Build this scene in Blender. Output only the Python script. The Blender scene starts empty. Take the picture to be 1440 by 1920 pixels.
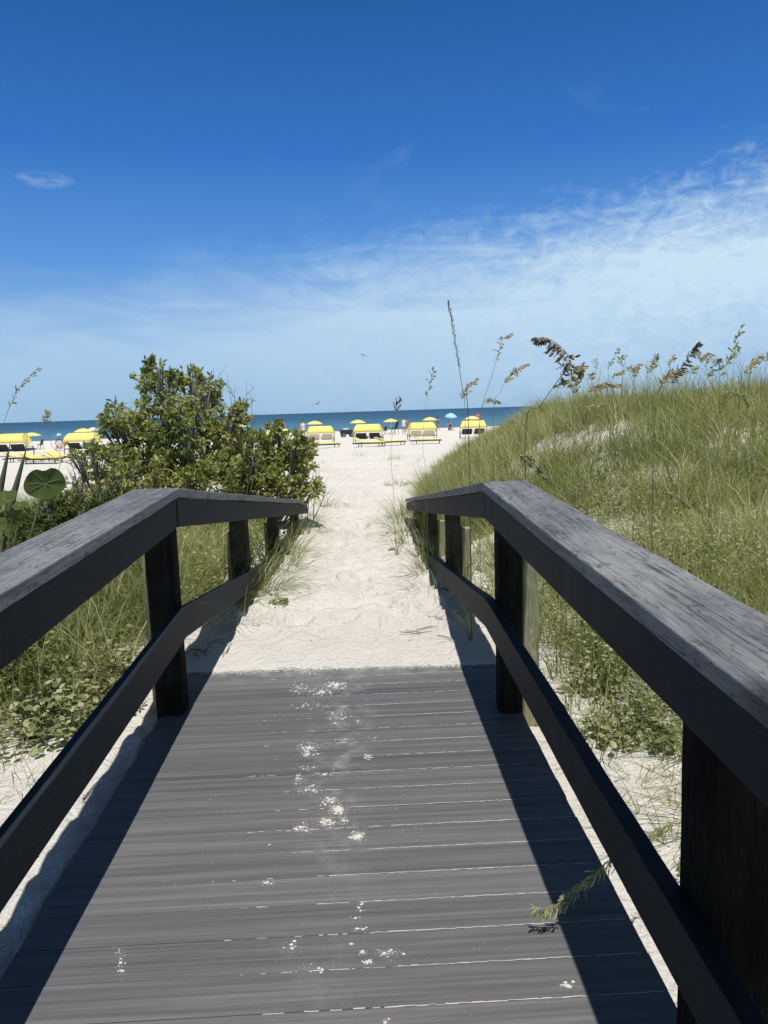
import bpy, math, random
import numpy as np
from mathutils import Vector, Matrix
R = math.radians
rng = np.random.default_rng(7)
random.seed(7)
scene = bpy.context.scene
COL = scene.collection
EYE = 1.65
SL = 0.0186            # the boardwalk climbs very slightly

# ------------------------------------------------------------------ camera
cam = bpy.data.cameras.new('camera')
camo = bpy.data.objects.new('camera', cam)
COL.objects.link(camo)
scene.camera = camo
cam.sensor_fit = 'VERTICAL'; cam.sensor_height = 24; cam.lens = 24*1400/1920
cam.clip_start = 0.05; cam.clip_end = 60000
CM = Matrix.Rotation(R(-1.78), 3, 'Z') @ Matrix.Rotation(R(90-7.72), 3, 'X') @ Matrix.Rotation(R(-1.83), 3, 'Z')
camo.matrix_world = Matrix.Translation((0, 0, EYE)) @ CM.to_4x4()

def ray(px, py):
    return CM @ Vector(((px-720)/1400, (960-py)/1400, -1))
def at(px, py, Y):
    "world point at distance Y along the walk that shows near px,py of the photo"
    d = ray(px, py); t = Y/d.y
    return Vector((d.x*t, Y, EYE+d.z*t))

# ------------------------------------------------------------------ helpers
def tag(o, label=None, cat=None, group=None, kind=None):
    if label: o['label'] = label
    if cat: o['category'] = cat
    if group: o['group'] = group
    if kind: o['kind'] = kind
    return o
def empty(name, loc=(0, 0, 0), rz=0):
    o = bpy.data.objects.new(name, None); COL.objects.link(o)
    o.location = loc; o.rotation_euler = (0, 0, rz); o.empty_display_size = .1
    return o
def npmesh(name, V, Q, mat, parent=None, tint=None, smooth=True):
    me = bpy.data.meshes.new(name)
    n, m = len(V), len(Q); k = Q.shape[1]
    me.vertices.add(n); me.vertices.foreach_set('co', np.ascontiguousarray(V, dtype=np.float32).ravel())
    me.loops.add(m*k); me.loops.foreach_set('vertex_index', np.ascontiguousarray(Q, dtype=np.int32).ravel())
    me.polygons.add(m); me.polygons.foreach_set('loop_start', np.arange(0, m*k, k, dtype=np.int32))
    me.polygons.foreach_set('loop_total', np.full(m, k, dtype=np.int32))
    me.update(calc_edges=True); me.validate()
    if smooth: me.polygons.foreach_set('use_smooth', np.ones(len(me.polygons), dtype=bool))
    if tint is not None:
        a = me.attributes.new('tint', 'FLOAT', 'POINT'); a.data.foreach_set('value', np.asarray(tint, dtype=np.float32))
    me.materials.append(mat)
    o = bpy.data.objects.new(name, me); COL.objects.link(o)
    if parent: o.parent = parent
    return o
class MB:
    def __init__(s): s.v = []; s.f = []; s.sm = []
    def add(s, vs, fs, smooth=False):
        b = len(s.v); s.v += [tuple(v) for v in vs]
        for f in fs: s.f.append(tuple(i+b for i in f)); s.sm.append(smooth)
        return s
    def hexa(s, c):   # 8 corners: bottom loop 0-3, top loop 4-7
        return s.add(c, [(3, 2, 1, 0), (4, 5, 6, 7), (0, 1, 5, 4), (1, 2, 6, 5), (2, 3, 7, 6), (3, 0, 4, 7)])
    def box(s, x0, x1, y0, y1, z0, z1):
        return s.hexa([(x0, y0, z0), (x1, y0, z0), (x1, y1, z0), (x0, y1, z0), (x0, y0, z1), (x1, y0, z1), (x1, y1, z1), (x0, y1, z1)])
    def tube(s, pts, rad, n=6, cap=True):
        pts = [Vector(p) for p in pts]; m = len(pts)
        if not hasattr(rad, '__len__'): rad = [rad]*m
        vs = []
        up = Vector((0.31, 0.2, 0.93))
        for i, p in enumerate(pts):
            d = (pts[min(i+1, m-1)]-pts[max(i-1, 0)])
            d = d.normalized() if d.length > 1e-9 else Vector((0, 0, 1))
            a = d.cross(up)
            if a.length < .05: a = d.cross(Vector((1, 0, 0)))
            a.normalize(); b = d.cross(a)
            for k in range(n):
                t = 2*math.pi*k/n
                vs.append(p+(a*math.cos(t)+b*math.sin(t))*rad[i])
        fs = [(i*n+k, i*n+(k+1) % n, (i+1)*n+(k+1) % n, (i+1)*n+k) for i in range(m-1) for k in range(n)]
        if cap: fs += [tuple(range(n))[::-1], tuple((m-1)*n+k for k in range(n))]
        return s.add(vs, fs, True)
    def build(s, name, mat, parent=None, bevel=0):
        me = bpy.data.meshes.new(name); me.from_pydata(s.v, [], s.f); me.update()
        me.polygons.foreach_set('use_smooth', s.sm)
        me.materials.append(mat)
        o = bpy.data.objects.new(name, me); COL.objects.link(o)
        if parent: o.parent = parent
        if bevel:
            b = o.modifiers.new('bevel', 'BEVEL'); b.width = bevel; b.segments = 2; b.limit_method = 'ANGLE'
        return o
def copy_tree(o, parent=None):
    c = o.copy(); COL.objects.link(c)
    if parent: c.parent = parent
    for ch in list(o.children): copy_tree(ch, c)
    return c

def vnoise(x, y, seed=0):
    x = np.asarray(x, float); y = np.asarray(y, float)
    xi = np.floor(x).astype(np.int64); yi = np.floor(y).astype(np.int64)
    fx = x-xi; fy = y-yi; fx = fx*fx*(3-2*fx); fy = fy*fy*(3-2*fy)
    def h(a, b):
        n = (a*374761393+b*668265263+seed*1442695041) & 0xffffffff
        n = ((n ^ (n >> 13))*1274126177) & 0xffffffff
        return ((n ^ (n >> 16)) & 0xffff)/65535.0
    return (h(xi, yi)*(1-fx)+h(xi+1, yi)*fx)*(1-fy)+(h(xi, yi+1)*(1-fx)+h(xi+1, yi+1)*fx)*fy
def ss(a, b, x):
    t = np.clip((x-a)/(b-a), 0, 1); return t*t*(3-2*t)

# ------------------------------------------------------------------ materials
def newmat(name):
    m = bpy.data.materials.new(name); m.use_nodes = True
    nt = m.node_tree; nt.nodes.clear()
    out = nt.nodes.new('ShaderNodeOutputMaterial')
    return m, nt, out
def N(nt, typ, **kw):
    n = nt.nodes.new(typ)
    for k, v in kw.items():
        if k.startswith('i_'):
            key = k[2:]
            key = int(key) if key.isdigit() else key.replace('_', ' ')
            n.inputs[key].default_value = v
        else: setattr(n, k, v)
    return n
def ramp(nt, fac, stops, interp='LINEAR'):
    r = nt.nodes.new('ShaderNodeValToRGB'); nt.links.new(fac, r.inputs[0])
    e = r.color_ramp.elements; r.color_ramp.interpolation = interp
    while len(e) < len(stops): e.new(.5)
    for i, (p, c) in enumerate(stops):
        e[i].position = p; e[i].color = (*c, 1) if len(c) == 3 else c
    return r.outputs[0]
def noise(nt, scale, detail=4, rough=.6, vec=None, sc=None, dist=0):
    if vec is None:
        vec = nt.nodes.new('ShaderNodeTexCoord').outputs['Object']
    if sc is not None:
        mp = nt.nodes.new('ShaderNodeMapping'); mp.inputs['Scale'].default_value = sc
        nt.links.new(vec, mp.inputs[0]); vec = mp.outputs[0]
    n = N(nt, 'ShaderNodeTexNoise'); n.inputs['Scale'].default_value = scale; n.inputs['Detail'].default_value = detail
    n.inputs['Roughness'].default_value = rough; n.inputs['Distortion'].default_value = dist
    nt.links.new(vec, n.inputs['Vector'])
    return n.outputs[0]
def mixc(nt, f, a, b, mode='MIX'):
    m = nt.nodes.new('ShaderNodeMix'); m.data_type = 'RGBA'; m.blend_type = mode
    for sock, v in ((m.inputs[0], f), (m.inputs[6], a), (m.inputs[7], b)):
        if isinstance(v, (int, float)): sock.default_value = v
        elif isinstance(v, tuple): sock.default_value = (*v, 1)
        else: nt.links.new(v, sock)
    return m.outputs[2]
def mth(nt, op, a, b=None, c=None, clamp=False):
    m = nt.nodes.new('ShaderNodeMath'); m.operation = op; m.use_clamp = clamp
    for i, v in enumerate((a, b, c)):
        if v is None: continue
        if isinstance(v, (int, float)): m.inputs[i].default_value = v
        else: nt.links.new(v, m.inputs[i])
    return m.outputs[0]
def principled(nt, out, col, rough=.6, spec=.5, bump=None, bstr=.3, bdist=.01):
    p = nt.nodes.new('ShaderNodeBsdfPrincipled')
    if isinstance(col, tuple): p.inputs['Base Color'].default_value = (*col, 1)
    else: nt.links.new(col, p.inputs['Base Color'])
    if isinstance(rough, (int, float)): p.inputs['Roughness'].default_value = rough
    else: nt.links.new(rough, p.inputs['Roughness'])
    p.inputs['Specular IOR Level'].default_value = spec
    if bump is not None:
        b = nt.nodes.new('ShaderNodeBump'); b.inputs['Strength'].default_value = bstr; b.inputs['Distance'].default_value = bdist
        nt.links.new(bump, b.inputs['Height']); nt.links.new(b.outputs[0], p.inputs['Normal'])
    nt.links.new(p.outputs[0], out.inputs[0])
    return p
def plain(name, col, rough=.6, spec=.4, var=.15, scale=6):
    m, nt, out = newmat(name)
    n = noise(nt, scale, 3)
    c = mixc(nt, n, tuple(x*(1-var) for x in col), tuple(min(1, x*(1+var)) for x in col))
    principled(nt, out, c, rough, spec)
    return m
def leafmat(name, stops, trans=.3, rough=.5, spec=.25):
    m, nt, out = newmat(name)
    a = N(nt, 'ShaderNodeAttribute', attribute_name='tint')
    col = ramp(nt, a.outputs['Fac'], stops)
    p = nt.nodes.new('ShaderNodeBsdfPrincipled'); nt.links.new(col, p.inputs['Base Color'])
    p.inputs['Roughness'].default_value = rough; p.inputs['Specular IOR Level'].default_value = spec
    t = nt.nodes.new('ShaderNodeBsdfTranslucent')
    nt.links.new(mixc(nt, 1.0, col, (1.0, 1.0, .6), 'MULTIPLY'), t.inputs[0])
    mx = nt.nodes.new('ShaderNodeMixShader'); mx.inputs[0].default_value = trans
    nt.links.new(p.outputs[0], mx.inputs[1]); nt.links.new(t.outputs[0], mx.inputs[2]); nt.links.new(mx.outputs[0], out.inputs[0])
    return m

# sand
def sand_material():
    m, nt, out = newmat('white_sand')
    big = noise(nt, .9, 3); fine = noise(nt, 60, 3); med = noise(nt, 9, 5, .65)
    gr = noise(nt, 420, 2)
    c = mixc(nt, ramp(nt, big, [(.3, (0, 0, 0)), (.7, (1, 1, 1))]), (.65, .612, .548), (.74, .705, .64))
    c = mixc(nt, ramp(nt, fine, [(.25, (.55, .55, .55)), (.42, (1, 1, 1))]), (.46, .41, .33), c)
    # bits of shell and dry litter
    vo = N(nt, 'ShaderNodeTexVoronoi', i_Scale=38.0)
    tc = nt.nodes.new('ShaderNodeTexCoord'); nt.links.new(tc.outputs['Object'], vo.inputs['Vector'])
    spot = ramp(nt, vo.outputs['Distance'], [(.10, (1, 1, 1)), (.2, (0, 0, 0))])
    msk = ramp(nt, med, [(.56, (0, 0, 0)), (.66, (1, 1, 1))])
    c = mixc(nt, mth(nt, 'MULTIPLY', mth(nt, 'MULTIPLY', spot, msk), .6), c, (.20, .155, .10))
    h = mth(nt, 'ADD', mth(nt, 'MULTIPLY', mth(nt, 'ADD', med, mth(nt, 'MULTIPLY', noise(nt, 24, 3, .5), .6)), .9), mth(nt, 'ADD', mth(nt, 'MULTIPLY', fine, .28), mth(nt, 'MULTIPLY', gr, .08)))
    principled(nt, out, c, .95, .1, h, 1.0, .05)
    return m
SAND = sand_material()
def sand_bits():
    m, nt, out = newmat('loose_sand'); g = noise(nt, 300, 2)
    principled(nt, out, mixc(nt, g, (.5, .47, .42), (.72, .69, .62)), .95, .1, g, .4, .003)
    return m
LOOSE = sand_bits()

def cap_wood():
    m, nt, out = newmat('weathered_painted_cap')
    big = noise(nt, 2.6, 5, .65, sc=(1, .55, 1)); grain = noise(nt, 30, 8, .75, sc=(2.2, .055, 1), dist=.7)
    fine = noise(nt, 150, 5, .75, sc=(1.6, .05, 1)); blot = noise(nt, 8, 5, .7, sc=(1, .45, 1), dist=.5); speck = noise(nt, 60, 5, .8, sc=(1, .35, 1))
    c = mixc(nt, ramp(nt, big, [(.33, (0, 0, 0)), (.66, (1, 1, 1))]), (.120, .124, .126), (.262, .264, .255))
    c = mixc(nt, mth(nt, 'MULTIPLY', ramp(nt, grain, [(.34, (1, 1, 1)), (.52, (0, 0, 0))]), .8), c, (.040, .042, .048))
    c = mixc(nt, mth(nt, 'MULTIPLY', ramp(nt, fine, [(.50, (0, 0, 0)), (.66, (1, 1, 1))]), .55), c, (.30, .315, .32))
    c = mixc(nt, mth(nt, 'MULTIPLY', ramp(nt, blot, [(.56, (0, 0, 0)), (.68, (1, 1, 1))]), .6), c, (.105, .080, .078))
    c = mixc(nt, mth(nt, 'MULTIPLY', ramp(nt, speck, [(.56, (0, 0, 0)), (.62, (1, 1, 1))]), .75), c, (.035, .032, .036))
    tc = nt.nodes.new('ShaderNodeTexCoord'); mp = nt.nodes.new('ShaderNodeMapping'); mp.inputs['Scale'].default_value = (3.2, 1.1, .01)
    nt.links.new(tc.outputs['Object'], mp.inputs[0])
    vo = N(nt, 'ShaderNodeTexVoronoi', i_Scale=1.0); nt.links.new(mp.outputs[0], vo.inputs['Vector'])
    kn = ramp(nt, mth(nt, 'ADD', vo.outputs['Distance'], mth(nt, 'MULTIPLY', speck, .22)), [(.15, (1, 1, 1)), (.23, (0, 0, 0))])
    c = mixc(nt, mth(nt, 'MULTIPLY', kn, .9), c, (.022, .018, .018))
    # long drying cracks
    wv = noise(nt, 11, 3, .5, sc=(3.5, .04, 1), dist=1.2)
    cr = ramp(nt, wv, [(.485, (0, 0, 0)), (.5, (1, 1, 1)), (.515, (0, 0, 0))])
    cr = mth(nt, 'MULTIPLY', cr, ramp(nt, blot, [(.42, (0, 0, 0)), (.55, (1, 1, 1))]))
    c = mixc(nt, mth(nt, 'MULTIPLY', cr, .85), c, (.02, .02, .024))
    h = mth(nt, 'SUBTRACT', mth(nt, 'ADD', grain, mth(nt, 'MULTIPLY', fine, .7)), mth(nt, 'MULTIPLY', cr, .8))
    principled(nt, out, c, ramp(nt, big, [(.3, (.5,)*3), (.7, (.7,)*3)]), .35, h, .8, .004)
    return m
CAPW = cap_wood()
def side_wood():
    m, nt, out = newmat('dark_painted_wood')
    big = noise(nt, 3, 4, .6, sc=(1, .4, 1)); grain = noise(nt, 30, 6, .7, sc=(1, .06, 2.2), dist=.4)
    c = mixc(nt, big, (.009, .013, .019), (.019, .024, .030))
    c = mixc(nt, mth(nt, 'MULTIPLY', ramp(nt, grain, [(.55, (0, 0, 0)), (.75, (1, 1, 1))]), .5), c, (.036, .040, .045))
    c = mixc(nt, mth(nt, 'MULTIPLY', ramp(nt, grain, [(.28, (1, 1, 1)), (.42, (0, 0, 0))]), .6), c, (.012, .013, .018))
    principled(nt, out, c, .65, .16, grain, .7, .004)
    return m
SIDEW = side_wood()
def post_wood(name, lo, hi, stain):
    m, nt, out = newmat(name)
    grain = noise(nt, 34, 7, .75, sc=(1, 1, .12), dist=1.6); big = noise(nt, 5, 4)
    c = mixc(nt, ramp(nt, grain, [(.3, (0, 0, 0)), (.65, (1, 1, 1))]), lo, hi)
    c = mixc(nt, mth(nt, 'MULTIPLY', ramp(nt, big, [(.45, (0, 0, 0)), (.65, (1, 1, 1))]), .7), c, stain)
    principled(nt, out, c, .9, .05, grain, .9, .012)
    return m
POSTW = post_wood('blackened_timber', (.004, .005, .005), (.030, .030, .022), (.006, .006, .006))
RAMPW = post_wood('brown_black_timber', (.012, .012, .009), (.095, .088, .058), (.03, .028, .02))
PILEW = post_wood('greenish_timber', (.12, .125, .06), (.50, .49, .29), (.22, .22, .12))
def deck_wood():
    m, nt, out = newmat('grey_composite_board')
    g = N(nt, 'ShaderNodeNewGeometry')
    rnd = g.outputs['Random Per Island']
    tc = nt.nodes.new('ShaderNodeTexCoord')
    off = N(nt, 'ShaderNodeCombineXYZ'); nt.links.new(mth(nt, 'MULTIPLY', rnd, 37), off.inputs[0])
    ad = N(nt, 'ShaderNodeVectorMath', operation='ADD'); nt.links.new(tc.outputs['Object'], ad.inputs[0]); nt.links.new(off.outputs[0], ad.inputs[1])
    v = ad.outputs[0]
    s1 = noise(nt, 24, 6, .68, vec=v, sc=(.03, 1.7, 1)); s2 = noise(nt, 110, 5, .75, vec=v, sc=(.035, 1.5, 1)); big = noise(nt, 1.3, 3)
    c = ramp(nt, s1, [(.32, (.072, .071, .072)), (.45, (.118, .116, .116)), (.55, (.158, .154, .148)), (.68, (.225, .214, .198))])
    c = mixc(nt, mth(nt, 'MULTIPLY', ramp(nt, s2, [(.35, (1, 1, 1)), (.5, (0, 0, 0))]), .45), c, (.066, .066, .069))
    c = mixc(nt, .34, c, mixc(nt, rnd, (.078, .076, .080), (.165, .157, .152)))
    c = mixc(nt, 1.0, c, (.90, .895, .90), 'MULTIPLY')
    # rubbed-in pale dust along the walked line
    d = mth(nt, 'ADD', mth(nt, 'MULTIPLY', noise(nt, 9, 6, .7), .7), mth(nt, 'MULTIPLY', noise(nt, 130, 4, .8), .3)); sx = N(nt, 'ShaderNodeSeparateXYZ'); nt.links.new(tc.outputs['Object'], sx.inputs[0])
    w = mth(nt, 'SUBTRACT', 1.0, mth(nt, 'MULTIPLY', mth(nt, 'ABSOLUTE', mth(nt, 'ADD', sx.outputs[0], .13)), 5.5), clamp=True)
    dm = mth(nt, 'MULTIPLY', ramp(nt, d, [(.50, (0, 0, 0)), (.62, (1, 1, 1))]), w)
    dm = mth(nt, 'MULTIPLY', dm, ramp(nt, mth(nt, 'MULTIPLY', sx.outputs[1], .2), [(.45, (.15,)*3), (.66, (.6,)*3)]))
    e_ = mth(nt, 'MULTIPLY', mth(nt, 'SUBTRACT', sx.outputs[1], 3.75), 2.6, clamp=True)
    dm = mth(nt, 'MAXIMUM', dm, mth(nt, 'MULTIPLY', mth(nt, 'MULTIPLY', e_, e_), ramp(nt, d, [(.42, (0, 0, 0)), (.60, (.8,)*3)])))
    c = mixc(nt, dm, c, (.35, .36, .34))
    h = mth(nt, 'ADD', s1, mth(nt, 'MULTIPLY', s2, .5))
    principled(nt, out, c, .55, .35, h, .25, .003)
    return m
DECKW = deck_wood()
GRASS = leafmat('beach_grass', [(0, (.125, .165, .052)), (.35, (.25, .282, .108)), (.7, (.39, .40, .185)), (.9, (.54, .51, .28)), (1, (.62, .55, .35))], .42)
LEAF = leafmat('olive_leaf', [(0, (.14, .17, .055)), (.4, (.30, .345, .115)), (.75, (.47, .49, .19)), (.93, (.62, .59, .30)), (1, (.52, .41, .24))], .42, .6, .2)
PALE = leafmat('pale_leaf', [(0, (.17, .20, .08)), (.5, (.33, .36, .17)), (1, (.52, .52, .31))], .38, .55)
GRAPE = leafmat('round_leaf', [(0, (.05, .075, .018)), (.5, (.085, .12, .03)), (1, (.15, .17, .05))], .3, .6, .15)
OATS = leafmat('ripe_seed', [(0, (.28, .22, .13)), (.5, (.56, .47, .29)), (1, (.74, .65, .45))], .5)
OATG = leafmat('green_seed', [(0, (.22, .24, .11)), (.5, (.38, .40, .20)), (1, (.55, .53, .32))], .4)
OATD = leafmat('dark_seed', [(0, (.08, .072, .058)), (.6, (.24, .205, .145)), (1, (.40, .33, .21))], .3)
STEM = plain('straw_stem', (.22, .22, .10), .6)
STEMD = plain('dark_stem', (.07, .075, .045), .6)
TWIG = plain('grey_twig', (.20, .175, .15), .8, .2, .3, 20)
YEL = plain('yellow_canvas', (.82, .70, .20), .75, .2, .06, 3)
YEL2 = plain('pale_yellow_canvas', (.80, .72, .30), .75, .2, .06, 3)
BLUE = plain('light_blue_canvas', (.36, .60, .85), .75, .2, .05)
CREAM = plain('cream_canvas', (.74, .64, .50), .75, .2, .05)
WHITE = plain('white_frame', (.75, .75, .72), .5)
DARK = plain('dark_mesh', (.03, .032, .036), .7)
GREY = plain('grey_frame', (.13, .135, .15), .6)
SKIN = plain('skin', (.42, .25, .17), .6)
HAIR = plain('dark_hair', (.025, .02, .018), .6)
CLOTHD = plain('dark_cloth', (.03, .035, .06), .8)
CLOTHW = plain('white_cloth', (.7, .72, .75), .8)
CLOTHR = plain('rust_cloth', (.40, .12, .08), .8)

# ------------------------------------------------------------------ ground
_gy = np.array([-6, 3.9, 4.06, 4.3, 5.0, 5.8, 7.6, 10, 14, 25, 50, 80, 110, 150, 175, 260, 500])
_gz = np.array([.02, .165, .218, .228, .235, .235, .15, .05, .0, -.02, -.42, -.86, -1.3, -2.15, -2.6, -6, -14])
def dune(x, y):
    x = np.asarray(x, float); y = np.asarray(y, float)
    xe = x-.105*np.clip(y-8.5, 0, 9)
    a = 1.42*ss(.75, 3.45, xe+.3*(vnoise(x*.6, y*.6, 5)-.5))*ss(3.3, 12, y)*(1-ss(16, 27, y))
    a = a+.22*ss(5, 10, x)*ss(4, 11, y)*(1-ss(16, 27, y))
    # low vegetated hummocks on the other side
    b = .30*ss(1.6, 3.5, -x)*ss(5, 10, y)*(1-ss(12, 18, y))*ss(-9, -4, x)
    return a+b
def ground(x, y, micro=True):
    x = np.asarray(x, float); y = np.asarray(y, float)
    z = np.interp(y, _gy, _gz)
    # smooth the path profile across
    z = z+dune(x, y)
    nearw = 1-ss(30, 60, y)
    z = z+nearw*.10*(vnoise(x*.5+3, y*.5, 1)-.5)*ss(.9, 2, np.abs(x-.0))
    if micro:
        pw = (1-ss(1.0, 1.7, np.abs(x+.05)))*ss(4.35, 5.2, y)*(1-ss(30, 45, y))
        rough = (vnoise(x*6.5, y*5.0, 2)-.5)*.075+(vnoise(x*12, y*9, 3)-.5)*.062+(vnoise(x*27, y*24, 9)-.5)*.024
        dent = -np.clip(vnoise(x*4.2+9, y*3.2, 8)-.62, 0, 1)*.11
        z = z+(rough+dent)*(pw*.9+.18*nearw)
        # sand over the deck end is smooth and thin, spreading with a ragged edge
    # trough under the deck
    under = (1-ss(.70, .74, x))*ss(-1.04, -1.0, x)*(1-ss(4.06, 4.10, y+.04*x+.012*(vnoise(x*7, 1.5, 4)-.5)+.008*(vnoise(x*31, 7.5, 6)-.5)))
    z = z-under*.09
    side = ss(-1.6, -1.15, x)*(1-ss(-1.06, -1.02, x))*(1-ss(4.0, 4.5, y))
    z = z+side*(.0+.07*(vnoise(x*5, y*4, 11)-.5)+.035*(vnoise(x*16, y*14, 12)-.5))
    z = z-.05*ss(.72, .76, x)*(1-ss(.85, 1.3, x))*(1-ss(3.6, 4.3, y))
    return z
def gz(x, y): return float(ground(x, y))
def hit(px, py, ymax=300):
    "ground point seen at px,py"
    d = ray(px, py); t = np.concatenate([np.arange(.6, 30, .02), np.arange(30, ymax, .25)])/d.y
    X = d.x*t; Y = d.y*t; Z = EYE+d.z*t
    k = np.nonzero(Z < ground(X, Y, False))[0]
    i = k[0] if len(k) else len(t)-1
    return Vector((X[i], Y[i], gz(X[i], Y[i])))

def sheet():
    def seg(*a): return np.concatenate([np.arange(p, q, s) for p, q, s in a])
    xs = seg((-400, -60, 34), (-60, -12, 2.4), (-12, -2, .125), (-2, -1.08, .03), (-1.08, -.98, .01), (-.98, .68, .035), (.68, .78, .01), (.78, 2, .035), (2, 12, .11), (12, 60, 2.4), (60, 401, 34))
    ys = seg((-6, 1.4, .2), (1.4, 4.0, .04), (4.0, 4.16, .006), (4.16, 14, .042), (14, 30, .12), (30, 60, .5), (60, 160, 2), (160, 500, 17))
    X, Y = np.meshgrid(xs, ys); Z = ground(X, Y)
    V = np.stack([X, Y, Z], -1).reshape(-1, 3)
    nx, ny = len(xs), len(ys)
    i = (np.arange(ny-1)[:, None]*nx+np.arange(nx-1)[None]).ravel()
    Q = np.stack([i, i+1, i+nx+1, i+nx], -1)
    return tag(npmesh('sand', V, Q, SAND), kind='structure')
sheet()

# sea
def sea():
    m, nt, out = newmat('gulf_water')
    tc = nt.nodes.new('ShaderNodeTexCoord'); sp = N(nt, 'ShaderNodeSeparateXYZ'); nt.links.new(tc.outputs['Object'], sp.inputs[0])
    d = mth(nt, 'DIVIDE', sp.outputs[1], 1400.0)
    w = noise(nt, .02, 4, .6, sc=(.5, 2.2, 1)); ww = noise(nt, .25, 5, .7, sc=(.6, 2.5, 1))
    dd = mth(nt, 'ADD', d, mth(nt, 'MULTIPLY', mth(nt, 'SUBTRACT', w, .5), .12))
    c = ramp(nt, dd, [(.10, (.085, .19, .26)), (.17, (.06, .155, .235)), (.30, (.038, .105, .18)), (1, (.030, .085, .155))])
    foam = ramp(nt, ww, [(.66, (0, 0, 0)), (.74, (1, 1, 1))])
    near = ramp(nt, d, [(.112, (1, 1, 1)), (.16, (0, 0, 0))])
    c = mixc(nt, mth(nt, 'MULTIPLY', mth(nt, 'MULTIPLY', foam, near), .5), c, (.6, .65, .66))
    principled(nt, out, c, .75, .12, ww, .5, .4)
    b = MB(); b.add([(-30000, 120, -2.2), (30000, 120, -2.2), (30000, 45000, -2.2), (-30000, 45000, -2.2)], [(0, 1, 2, 3)])
    return tag(b.build('sea', m), kind='structure')
sea()

# ------------------------------------------------------------------ boardwalk
JY = 3.54; RS = .128
def BZ(Zb, y): return EYE-Zb+SL*y
def beam(x0, x1, zt, zb, ya, yb, sl_=.035, ramped=False, shift=0.011, warp=0.0, seed=0):
    b = MB(); n = max(2, int((yb-ya)/.045)); rows = []
    for i in range(n+1):
        y = ya+(yb-ya)*i/n
        dz = RS*(y-JY) if ramped else 0
        sx = shift*(y-JY) if ramped else 0
        w = warp*(float(vnoise(y*1.7, 0, seed))-.5)*2; w2 = warp*.6*(float(vnoise(y*6, 3, seed))-.5)+warp*.45*(float(vnoise(y*23, 5, seed))-.5)
        if ramped: top = zt-RS*(y-JY); bot = zb-RS*(y-JY)
        else: top = zt+sl_*(y-2.3); bot = zb+sl_*(y-2.3)
        top += w*.5+w2; bot += w*.5-w2
        rows.append([(x0+sx+w2, y, bot), (x1+sx+w, y, bot), (x1+sx+w, y, top), (x0+sx+w2, y, top)])
    vs = [v for r_ in rows for v in r_]
    fs = [(3, 2, 1, 0), tuple(n*4+k for k in range(4))]
    for i in range(n):
        for k in range(4): fs.append((i*4+k, i*4+(k+1) % 4, (i+1)*4+(k+1) % 4, (i+1)*4+k))
    b.add(vs, fs)
    return b
walk = empty('boardwalk', (0, 0, 0))
tag(walk, 'dark grey wooden boardwalk with painted handrails leading down to the sand path', 'boardwalk')
def deck():
    b = MB(); y = -.981; k = 0; P = .134
    while y < 4.3:
        zt = .13
        e = (random.random()-.5)*.0025
        jl, jr = (random.random()-.5)*.006, (random.random()-.5)*.006
        n = 14; vs = []; x0, x1 = -1.018+jl, .738+jr
        for i in range(n+1):
            x = x0+(x1-x0)*i/n; sg = -.0015*abs(i/n-.5)
            for (yy, zz) in ((y, zt-.026), (y+.1316, zt-.026), (y+.1316, zt-.0015), (y+.1303, zt), (y+.0013, zt), (y, zt-.0015)):
                vs.append((x, yy, zz+SL*yy+e+sg))
        fs = [(5, 4, 3, 2, 1, 0), tuple(n*6+q for q in range(6))]
        for i in range(n):
            for q in range(6): fs.append((i*6+q, i*6+(q+1) % 6, (i+1)*6+(q+1) % 6, (i+1)*6+q))
        b.add(vs, fs); y += P; k += 1
    b.build('deck', DECKW, walk)
    for x0, x1 in ((-.985, -.945), (.665, .705), (-.15, -.11)):
        s = MB(); s.hexa([(x0, -.9, BZ(1.75, -.9)), (x1, -.9, BZ(1.75, -.9)), (x1, 4.6, BZ(1.75, 4.6)), (x0, 4.6, BZ(1.75, 4.6)),
                          (x0, -.9, BZ(1.549, -.9)), (x1, -.9, BZ(1.549, -.9)), (x1, 4.6, BZ(1.549, 4.6)), (x0, 4.6, BZ(1.549, 4.6))])
        s.build('joist', SIDEW, walk)
deck()
RI, LI = .586, -.862
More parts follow.
